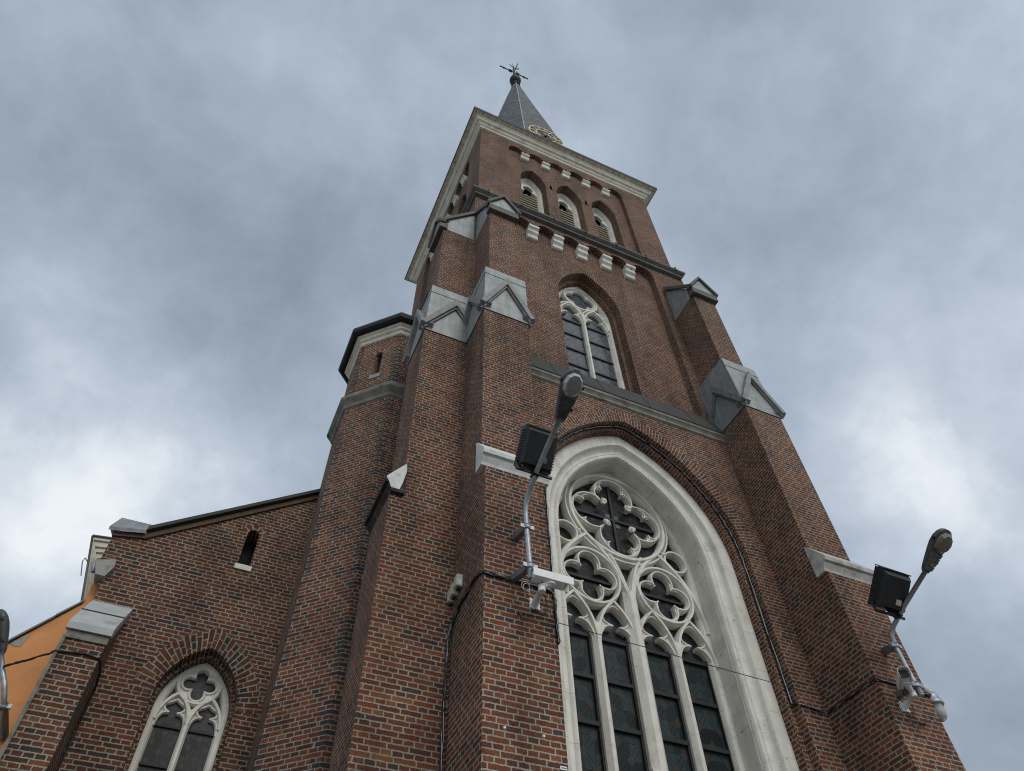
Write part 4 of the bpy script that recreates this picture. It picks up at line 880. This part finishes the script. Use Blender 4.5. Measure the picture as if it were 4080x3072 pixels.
mb = MB(); mb.tube([(-2.07, 10.5, 7.17), (-2.14, 10.4, 7.19), (-2.15, 10.4, 7.12), (-2.09, 10.5, 6.95)], .008, 5); part(mb, 'loose_wire', GREYP, ob)
# ================================================================= STREET LAMPS
def street_lamp(label, pole_pts, braces, axis, Lh, cover_sign=False, group='arm street lamps on the walls', clamp=None, scale=1.0):
    base = Vector(pole_pts[0]); t = thing('street_lamp', label, 'street lamp', group, loc=base)
    mb = MB(); mb.tube(pole_pts, .031 * scale, 12); part(mb, 'pole', GALV, t)
    for p, q in braces:
        mb = MB(); mb.beam(p, q, .07 * scale, .075 * scale); b = part(mb, 'wall_bracket', GREYP, t)
        mb = MB(); c = Vector(q); d = Vector((0, 0, 1)); mb.tube([c - d * .03, c + d * .03], .048 * scale, 12); mb.beam(c + Vector((-.085, -.01, 0)), c + Vector((.085, -.01, 0)), .03, .05); part(mb, 'clamp', GALV, b)
    o = Vector(pole_pts[-1]); a = Vector(axis).normalized(); s = a.cross(Vector((0, 0, 1))).normalized(); u = s.cross(a).normalized()
    P = lambda x, y, z: o + a * (x * scale) + s * (y * scale) + u * (z * scale)
    sec = [(-.03, .045, .03, .03), (0, .062, .05, .035), (.05, .075, .065, .038), (.16, .095, .082, .040), (.28, .120, .096, .042), (.38, .140, .100, .042), (.47, .140, .092, .040), (.54, .118, .074, .036), (.585, .080, .050, .030), (.60, .035, .026, .020)]
    k = Lh / .60; rings = []
    for x, w_, ht, hb in sec:
        ring = []
        for i in range(20):
            th = 2 * math.pi * i / 20; cz = math.sin(th); ring.append(P(x * k, w_ * math.cos(th), (ht if cz > 0 else hb) * (abs(cz) ** .75) * (1 if cz > 0 else -1)))
        rings.append(ring)
    mb = MB(); mb.loft(rings); hd = part(mb, 'lamp_head', GREYL, t)
    mb = MB()   # hinge clips on the edge of the housing
    for x, sd in ((.14, -1), (.42, -1), (.44, 1)):
        ww = .10 if x < .2 else .145; mb.beam(P(x * k - .02, sd * ww, -.005), P(x * k + .02, sd * ww, -.005), .02, .03)
    part(mb, 'clip', BLACK, hd)
    def ell(cx, rx, ry, z, n=10): return [P(cx * k + rx * k * math.cos(2 * math.pi * (i + .5) / n), ry * math.sin(2 * math.pi * (i + .5) / n), z) for i in range(n)]
    mb = MB(); mb.loft([ell(.42, .148, .122, -.034), ell(.42, .146, .120, -.056), ell(.42, .118, .094, -.092)], smooth=False, caps=False); rm = part(mb, 'lens_rim', LENSB if cover_sign else RIM, hd)
    mb = MB(); mb.loft([ell(.42, .118, .094, -.092), ell(.42, .06, .05, -.099)], smooth=False); part(mb, 'lens', LENSB if cover_sign else LENS, hd)
    mb = MB()   # ribbed service cover
    xs = [.01, .075, .14, .205, .265]
    for x0, x1 in zip(xs, xs[1:]):
        for j in range(3):
            w0 = (.062 + (x0 / .28) * .05) * 2 / 3 * .92; w1 = (.062 + (x1 / .28) * .05) * 2 / 3 * .92
            c0 = (j - 1) * w0; c1 = (j - 1) * w1; g_ = .0035
            A = [P(x0 * k + g_, c0 - w0 / 2 + g_, -.040), P(x1 * k - g_, c1 - w1 / 2 + g_, -.044), P(x1 * k - g_, c1 + w1 / 2 - g_, -.044), P(x0 * k + g_, c0 + w0 / 2 - g_, -.040)]
            mb.prism(A, [p + u * .02 for p in A])
    part(mb, 'service_cover', GREYP if cover_sign else plain('lamp_cover', (.035, .033, .032), .55, var=.25, scale=15.0), hd)
    if cover_sign:
        mb = MB(); A = [P(.085 * k, -.024, -.046), P(.085 * k, .024, -.046), P(.13 * k, 0, -.047)]; mb.prism(A, [p + u * .004 for p in A]); part(mb, 'warning_sticker', plain('yellow_sticker', (.55, .33, .04), .5), hd)
    mb = MB(); A = [P(.055 * k, -.015, -.046), P(.055 * k, .02, -.046), P(.10 * k, .02, -.046), P(.10 * k, -.015, -.046)]
    if not cover_sign: mb.prism(A, [p + u * .006 for p in A]); part(mb, 'cover_latch', BLACK, hd)
    return t
street_lamp('street lamp with clear faceted lens on the left buttress, beside the cream window arch',
            [(2.842, 5.60, 4.86), (2.846, 5.612, 5.06), (2.846, 5.640, 5.50), (2.846, 5.652, 5.85), (2.846, 5.625, 5.985), (2.846, 5.52, 6.08), (2.846, 5.304, 6.215), (2.846, 5.013, 6.335), (2.846, 4.66, 6.455)],
            [((2.80, 5.96, 5.10), (2.843, 5.61, 5.03)), ((2.84, 5.96, 5.70), (2.846, 5.645, 5.61))], (0, -.49, .335), .60)
street_lamp('street lamp with dull brownish lens standing against the sky beside the right buttress',
            [(8.20, 5.63, 4.72), (8.196, 5.648, 5.02), (8.192, 5.655, 5.40), (8.20, 5.64, 5.57), (8.21, 5.56, 5.665), (8.225, 5.30, 5.80), (8.249, 4.763, 6.02)],
            [((8.34, 5.96, 5.56), (8.196, 5.655, 5.42)), ((8.20, 5.96, 4.9), (8.197, 5.64, 4.86))], (.02, -.47, .24), .60, cover_sign=True)
street_lamp('street lamp on the orange wall, cut off by the left picture edge',
            [(-1.88, 9.90, 4.30), (-1.90, 9.62, 4.36), (-1.93, 9.42, 4.45), (-2.03, 9.40, 4.66), (-2.12, 9.40, 4.80), (-2.235, 9.40, 5.0)],
            [((-1.86, 9.95, 4.33), (-1.93, 9.45, 4.44))], (-.30, -.12, .52), .52)
# ================================================================= FLOODLIGHTS
def floodlight(label, x0, x1, top, bot, mount, flip):
    (yt, zt), (yb, zb2) = top, bot
    t = thing('floodlight', label, 'floodlight', 'floodlights on the lamp poles', loc=((x0 + x1) / 2, yb, zb2))
    d = Vector((0, yt - yb, zt - zb2)); n = Vector((0, -d.z, d.y)).normalized()
    if n.y < 0: n = -n
    X = lambda x, k, dep: (x, yb + d.y * k + n.y * dep, zb2 + d.z * k + n.z * dep)
    xm = (x0 + x1) / 2
    def ring(k0, k1, i, dep): return [X(x0 + i, k0, dep), X(x1 - i, k0, dep), X(x1 - i, k1, dep), X(x0 + i, k1, dep)]
    mb = MB(); mb.loft([ring(.06, .90, .03, -.035), ring(0, 1, 0, .02), ring(-.02, 1.05, -.012, .16)], smooth=False)
    h = part(mb, 'housing', BLACK, t)
    mb = MB()
    for k in range(17):
        x = x0 + .02 + (x1 - x0 - .04) * k / 16
        A = [X(x - .003, .74, -.02), X(x - .003, 1.05, .03), X(x - .003, 1.09, .15), X(x - .003, .74, .02)]; mb.prism(A, [(p[0] + .006, p[1], p[2]) for p in A])
    for k in range(12):
        kk = .1 + .8 * k / 11
        for s_, xx in ((-1, x0), (1, x1)):
            A = [X(xx, kk, .0), X(xx + s_ * .02, kk, .03), X(xx + s_ * .02, kk, .15), X(xx, kk, .15)]; mb.prism(A, [X(p[0], kk + .012, (Vector(p) - Vector(X(p[0], kk, 0))).length) for p in A])
    part(mb, 'cooling_fins', plain('fin_black', (.03, .031, .034), .4, .2) , h)
    mb = MB(); mb.prism([X(x0 - .012, 1.03, .02), X(x1 + .012, 1.03, .02), X(x1 + .012, 1.07, .17), X(x0 - .012, 1.07, .17)], [X(x0 - .012, 1.06, .01), X(x1 + .012, 1.06, .01), X(x1 + .012, 1.10, .17), X(x0 - .012, 1.10, .17)]); part(mb, 'top_rail', GALV if not flip else GREYP, h)
    mb = MB(); mb.prism(ring(.0, .98, .015, .161), ring(.0, .98, .015, .166)); part(mb, 'front_glass', GL_B, h)
    mb = MB(); mb.prism([X(xm + .02, .17, -.043), X(xm + .105, .17, -.043), X(xm + .105, .32, -.043), X(xm + .02, .32, -.043)], [X(xm + .02, .17, -.03), X(xm + .105, .17, -.03), X(xm + .105, .32, -.03), X(xm + .02, .32, -.03)]); part(mb, 'junction_plate', PALEP if flip else GREYP, h)
    mb = MB(); m = Vector(mount); b0 = Vector(X(xm - .06, .0, .02)); b1 = Vector(X(xm + .1, .0, .02))
    mb.beam(b0, m, .04, .03); mb.beam(b1, m + Vector((0, .02, .02)), .04, .03); mb.tube([m - Vector((0, .04, -.02)), m + Vector((0, .05, 0))], .05, 8)
    mb.beam(X(x0 - .02, .1, .08), X(x0 - .02, -.12, -.0), .02, .03); mb.beam(X(x0 - .02, -.12, 0), X(x1 + .02, -.12, 0), .025, .03); part(mb, 'mounting_yoke', BLACK, t)
    mb = MB(); c = Vector(X(x0 + .04, .0, .0)); mb.tube([c, c + Vector((-.03, -.05, -.06)), c + Vector((.0, -.03, -.13)), c + Vector((.08, .0, -.10)), c + Vector((.14, .02, -.03)), m], .008, 5); part(mb, 'supply_cable', BLACK, t)
    return t
floodlight('black ribbed floodlight behind the lamp pole, beside the white stone ledge and cream arch', 2.62, 3.04, (5.03, 6.64), (5.31, 6.25), (2.85, 5.36, 6.19), False)
floodlight('black floodlight on the right lamp pole, standing out against the sky', 7.83, 8.29, (5.03, 6.10), (5.38, 5.76), (8.21, 5.42, 5.74), True)
# ================================================================= SECURITY CAMERAS
def bullet_camera(label, plate, elbow, body_c, axis, L=.42):
    t = thing('security_camera', label, 'security camera', 'white tubular cameras on the buttresses', loc=plate)
    pl, el, bc = Vector(plate), Vector(elbow), Vector(body_c); a = Vector(axis).normalized(); s = a.cross(Vector((0, 0, 1))).normalized(); u = s.cross(a)
    mb = MB(); n = 8; mb.tube([pl + Vector((0, .0, 0)), pl + Vector((0, -.02, 0))], .062, 12); 
    for sx_ in (-1, 1):
        for sz in (-1, 1): mb.tube([pl + Vector((sx_ * .048, 0, sz * .048)), pl + Vector((sx_ * .048, -.024, sz * .048))], .017, 8)
    arm = part(mb, 'wall_plate', WHITE, t)
    mb = MB(); mb.tube([pl + Vector((0, -.015, 0)), pl.lerp(el, .5), el], [.044, .036, .031], 12); mb.tube([el - Vector((0, 0, .03)), el + Vector((0, 0, .045))], .04, 12); mb.tube([el + Vector((0, 0, .04)), bc - u * .045], [.028, .045], 10)
    mb.tube([bc - u * .075, bc - u * .05], .052, 10); part(mb, 'arm', WHITE, t)
    def sect(x, w_, h, r=.02, dz=0.0):
        pts = []
        for cx_, cz_, a0 in ((w_ - r, h - r, 0), (-w_ + r, h - r, 90), (-w_ + r, -h + r, 180), (w_ - r, -h + r, 270)):
            for k in range(4):
                th = R_(a0 + 30 * k); pts.append(bc + a * x + s * (cx_ + r * math.cos(th)) + u * (cz_ + dz + r * math.sin(th)))
        return pts
    mb = MB(); mb.loft([sect(-L / 2, .048, .042), sect(-L / 2 + .015, .058, .052), sect(L / 2 - .07, .058, .052), sect(L / 2 - .05, .054, .048)], smooth=False); b = part(mb, 'body', WHITE, t)
    mb = MB()   # sunshield: curved sheet over the body
    prof = [(-.068, -.045), (-.070, .02), (-.060, .055), (-.03, .072), (.03, .072), (.060, .055), (.070, .02), (.068, -.045)]; inn = [(x * .94, z - .004) for x, z in prof]
    sec = lambda x, pr_, k=1.0: [bc + a * x + s * px_ * k + u * pz for px_, pz in pr_]
    A = sec(-L / 2 - .012, prof) + list(reversed(sec(-L / 2 - .012, inn))); B = sec(L / 2 + .03, prof) + list(reversed(sec(L / 2 + .03, inn)))
    mb.prism(A, B); part(mb, 'sunshield', WHITE, b)
    mb = MB(); mb.loft([sect(L / 2 - .052, .050, .044), sect(L / 2 - .040, .050, .044)], smooth=False); part(mb, 'lens_window', BLACK, b)
    mb = MB()
    for x in (-.12, .12):
        for sg in (-1, 1): mb.beam(bc + a * (x - .012) + s * sg * .062 + u * .005, bc + a * (x + .012) + s * sg * .062 + u * .005, .012, .02)
    part(mb, 'latch', PALEP, b)
    mb = MB(); mb.tube([bc - a * .1 - u * .05, bc - a * .06 - u * .12 + Vector((0, .08, 0)), pl + Vector((.13, -.03, .12)), pl + Vector((.15, -.02, -.02)), pl + Vector((.09, -.02, -.115)), pl + Vector((.02, -.02, -.10)), pl + Vector((0, -.02, -.06))], .006, 5); part(mb, 'camera_cable', BLACK, t)
    return t
bullet_camera('white tubular camera pointing right, in front of the left edge of the tall window', (3.048, 5.955, 4.83), (2.968, 5.60, 4.765), (3.06, 5.56, 4.888), (1, -.06, -.05))
bullet_camera('white tubular camera with dark lens facing left, on the right front buttress', (8.20, 5.955, 4.73), (8.15, 5.70, 4.76), (7.985, 5.62, 4.885), (-.62, -.70, -.06), L=.34)
t = thing('dome_camera', 'grey domed swivel camera hanging from the right side of the right front buttress', 'security camera', loc=(8.80, 6.10, 5.2))
mb = MB(); mb.tube([(8.79, 6.10, 5.22), (8.92, 6.10, 5.235), (9.02, 6.10, 5.21), (9.045, 6.10, 5.16)], [.055, .05, .052, .06], 12); part(mb, 'arm', PALEP, t)
def lathe(mb, c, prof, n=20):
    mb.loft([[(c[0] + r * math.cos(2 * math.pi * k / n), c[1] + r * math.sin(2 * math.pi * k / n), c[2] + z) for k in range(n)] for z, r in prof])
mb = MB(); lathe(mb, (9.05, 6.10, 5.02), [(.16, .05), (.15, .075), (.10, .092), (.04, .102), (.03, .112), (-.01, .118), (-.018, .108), (-.02, .05)]); hb_ = part(mb, 'hood', GALV, t)
mb = MB(); lathe(mb, (9.05, 6.10, 4.92), [(.09, .085), (.0, .092), (-.06, .082), (-.105, .055), (-.125, .02)]); part(mb, 'camera_head', plain('camera_grey', (.42, .42, .40), .4), t)
mb = MB(); mb.tube([(9.11, 6.13, 4.90), (9.147, 6.14, 4.90)], .045, 12); part(mb, 'lens_window', BLACK, t)
# ================================================================= JUNCTION BOXES
jl = ['highest of the three pale junction boxes, nearest the buttress corner with the cables', 'middle one of the three pale junction boxes on the buttress flank', 'lowest of the three pale junction boxes, farthest back on the buttress flank']
for i, (y, z) in enumerate(((6.655, 5.44), (6.785, 5.405), (6.895, 5.38))):
    t = thing('junction_box', jl[i], 'junction box', 'pale boxes on the buttress flank', loc=(2.454, y, z))
    mb = MB(); mb.box(2.385, 2.452, y - .048, y + .048, z - .075, z + .085); b = part(mb, 'casing', PALEP, t)
    mb = MB(); mb.box(2.377, 2.386, y - .044, y + .044, z - .070, z + .08); part(mb, 'lid', PALEP, t)
    mb = MB(); mb.tube([(2.42, y, z - .076), (2.42, y, z - .105)], .018, 8); mb.tube([(2.42, y + .025, z - .076), (2.42, y + .025, z - .10)], .014, 8); part(mb, 'cable_gland', BLACK, t)
    if i == 0:
        mb = MB(); mb.box(2.40, 2.445, y - .0505, y - .048, z - .055, z + .01); part(mb, 'sticker', WHITE, t)
# ================================================================= CABLES
def strands(mb, path, r, n, spread, mi=0):
    P = [Vector(p) for p in path]
    for k in range(n):
        ph = random.random() * 6.28; Q = []
        for i, p in enumerate(P):
            o = Vector((math.sin(ph + i * 1.7 + k), math.cos(ph * 2 + i * 1.3), math.sin(ph + i * .9 + 2 * k))) * spread; Q.append(p + o)
        mb.tube(Q, r, 5, mi)
def dense(path, n=4):
    P = [Vector(p) for p in path]; o = []
    for a, b in zip(P, P[1:]): o += [a.lerp(b, i / n) for i in range(n)]
    return o + [P[-1]]
def cable(name, label, path, r, n, spread, tie=0.35, light=True, loops=()):
    t = thing(name, label, 'cable', loc=path[-1])
    mb = MB(); D_ = dense(path); strands(mb, D_, r, n, spread); part(mb, 'black_strand', BLACK, t)
    if light:
        mb = MB(); strands(mb, [p + Vector((-.004, -.012, -.006)) for p in D_], r * .45, 2, spread * .8); part(mb, 'grey_strand', GALV, t)
    for lp in loops:
        mb = MB(); mb.tube(lp, .006, 5); part(mb, 'cable_loop', BLACK if len(lp) > 14 else GALV, t)
    return t
def loop(c, rx, rz, n=12, y=0): return [(c[0] + rx * math.cos(2 * math.pi * i / n), c[1] + y * math.sin(2 * math.pi * i / n), c[2] + rz * math.sin(2 * math.pi * i / n)) for i in range(n + 1)]
xf, yf = 2.435, 5.935
cable('cable_bundle', 'black cable bundle wrapping the left front buttress below the lamp bracket', [(2.41, 6.885, ZG), (2.405, 6.885, 3.4), (2.405, 6.885, 4.5), (2.41, 6.88, 4.85), (xf, 6.86, 5.02), (xf, 6.70, 5.09), (xf, 6.43, 5.135), (xf, 6.23, 5.17), (xf, 6.05, 5.14), (xf + .01, 5.945, 5.085), (2.52, yf, 5.075), (2.67, yf, 5.076), (2.83, yf, 5.075), (3.0, yf, 5.08), (3.18, yf, 5.07), (3.285, yf, 5.06), (3.30, yf, 4.95), (3.302, yf, 4.6), (3.305, yf, 4.42)], .0085, 6, .013,
      loops=[loop((2.945, yf - .02, 5.0), .04, .055), loop((2.93, yf - .03, 5.01), .05, .06)])
cable('buttress_edge_cable', 'black cable running up the right edge of the left front buttress beside the cream jamb', [(3.300, yf, 5.07), (3.296, yf, 5.4), (3.300, yf, 5.72), (3.296, yf, 6.2), (3.300, yf, 6.72)], .009, 3, .005)
arcp = [(AX + u, 7.055, z) for u, z in arch(1.868, PC, PZ, 5.14, 16)]
cable('arch_cable', 'thick black cable following the brick arch round the tall window and down its right side', [(AX - 1.868, 7.055, 6.9)] + arcp[1:-1] + [(AX + 1.86, 7.05, 6.4), (AX + 1.86, 7.05, 5.2), (AX + 1.80 + .09, 6.91, 5.13), (AX + 2.05, 6.905, 5.10), (AX + 2.30, 6.905, 5.09), (7.925, 6.80, 5.085), (7.925, 6.5, 5.08), (7.925, 6.2, 5.07), (7.93, 5.95, 5.06)], .013, 3, .008)
cable('cable_run', 'tangled black cable run crossing the front of the right buttress behind the camera', [(7.93, 6.02, 5.06), (7.94, 5.935, 5.05), (8.05, yf, 5.055), (8.2, yf, 5.05), (8.4, yf, 5.04), (8.62, yf, 5.03), (8.80, yf, 5.01), (8.82, 6.02, 5.05)], .009, 6, .015,
      loops=[loop((8.25, 5.93, 4.54), .055, .085, 16)])
cable('aisle_cable', 'dark cable spanning from the orange wall across the aisle buttress', [(-2.12, 9.36, 4.83), (-1.95, 9.2, 4.84), (-1.80, 9.12, 4.89), (-1.70, 9.09, 4.945), (-1.645, 9.07, 4.975), (-1.45, 9.07, 5.005), (-1.27, 9.07, 5.005), (-1.18, 9.07, 4.99), (-1.15, 9.15, 4.99), (-1.15, 9.55, 5.05), (-1.15, 9.72, 4.95), (-1.15, 9.76, 4.2), (-1.15, 9.76, ZG)], .010, 4, .006, light=False)
t = thing('tension_wire', 'thin steel wire stretched across the tall window between the two front buttresses', 'wire', loc=(2.85, 5.95, 4.66))
mb = MB(); mb.tube([(2.87, 5.935, 4.668), (3.14, 5.925, 4.662), (5.6, 5.92, 4.595), (8.30, 5.93, 4.555), (8.42, 5.94, 4.555)], .0045, 5); part(mb, 'strand', IRON, t)
mb = MB(); mb.tube([(2.85, 5.96, 4.663), (2.85, 5.92, 4.663), (2.87, 5.915, 4.645), (2.86, 5.92, 4.62)], .014, 6); mb.tube([(2.9, 5.93, 4.668), (3.0, 5.93, 4.665)], .010, 6); part(mb, 'hook', RUST, t)
mb = MB(); mb.tube([(8.43, 5.96, 4.555), (8.43, 5.92, 4.555)], .014, 6); mb.tube([(8.33, 5.93, 4.556), (8.42, 5.93, 4.555)], .012, 6); part(mb, 'hook', RUST, t)
# small fixings on the brick face
for (x, z), lb in (((2.678, 3.396), 'small white wall plug left of the black brick on the left buttress'), ((3.077, 3.392), 'small white wall plug nearer the cream window jamb, right of the black brick')):
    mb = MB(); lathe(mb, (0, 0, 0), [(-.004, .016), (.006, .016), (.012, .010)], 12); 
    mb.v = [Vector((v.x + x, 5.957 - v.z - .003, v.y + z)) for v in mb.v]
    tag(mb.build('wall_plug', WHITE), lb, 'wall plug', 'white plugs in the buttress')
mb = MB(); mb.box(3.225, 3.295, 5.948, 5.9545, 3.118, 3.150); lbp = tag(mb.build('label_plate', WHITE), 'small white label plate low on the left front buttress beside the window jamb', 'label')
mb = MB()
for k in range(6): mb.box(3.243 + k * .008, 3.249 + k * .008, 5.946, 5.949, 3.129, 3.139)
mb.prism([(3.230, 5.946, 3.140), (3.239, 5.946, 3.140), (3.2345, 5.946, 3.129)], [(3.230, 5.949, 3.140), (3.239, 5.949, 3.140), (3.2345, 5.949, 3.129)])
o = mb.build('print', GREYP); o.parent = lbp
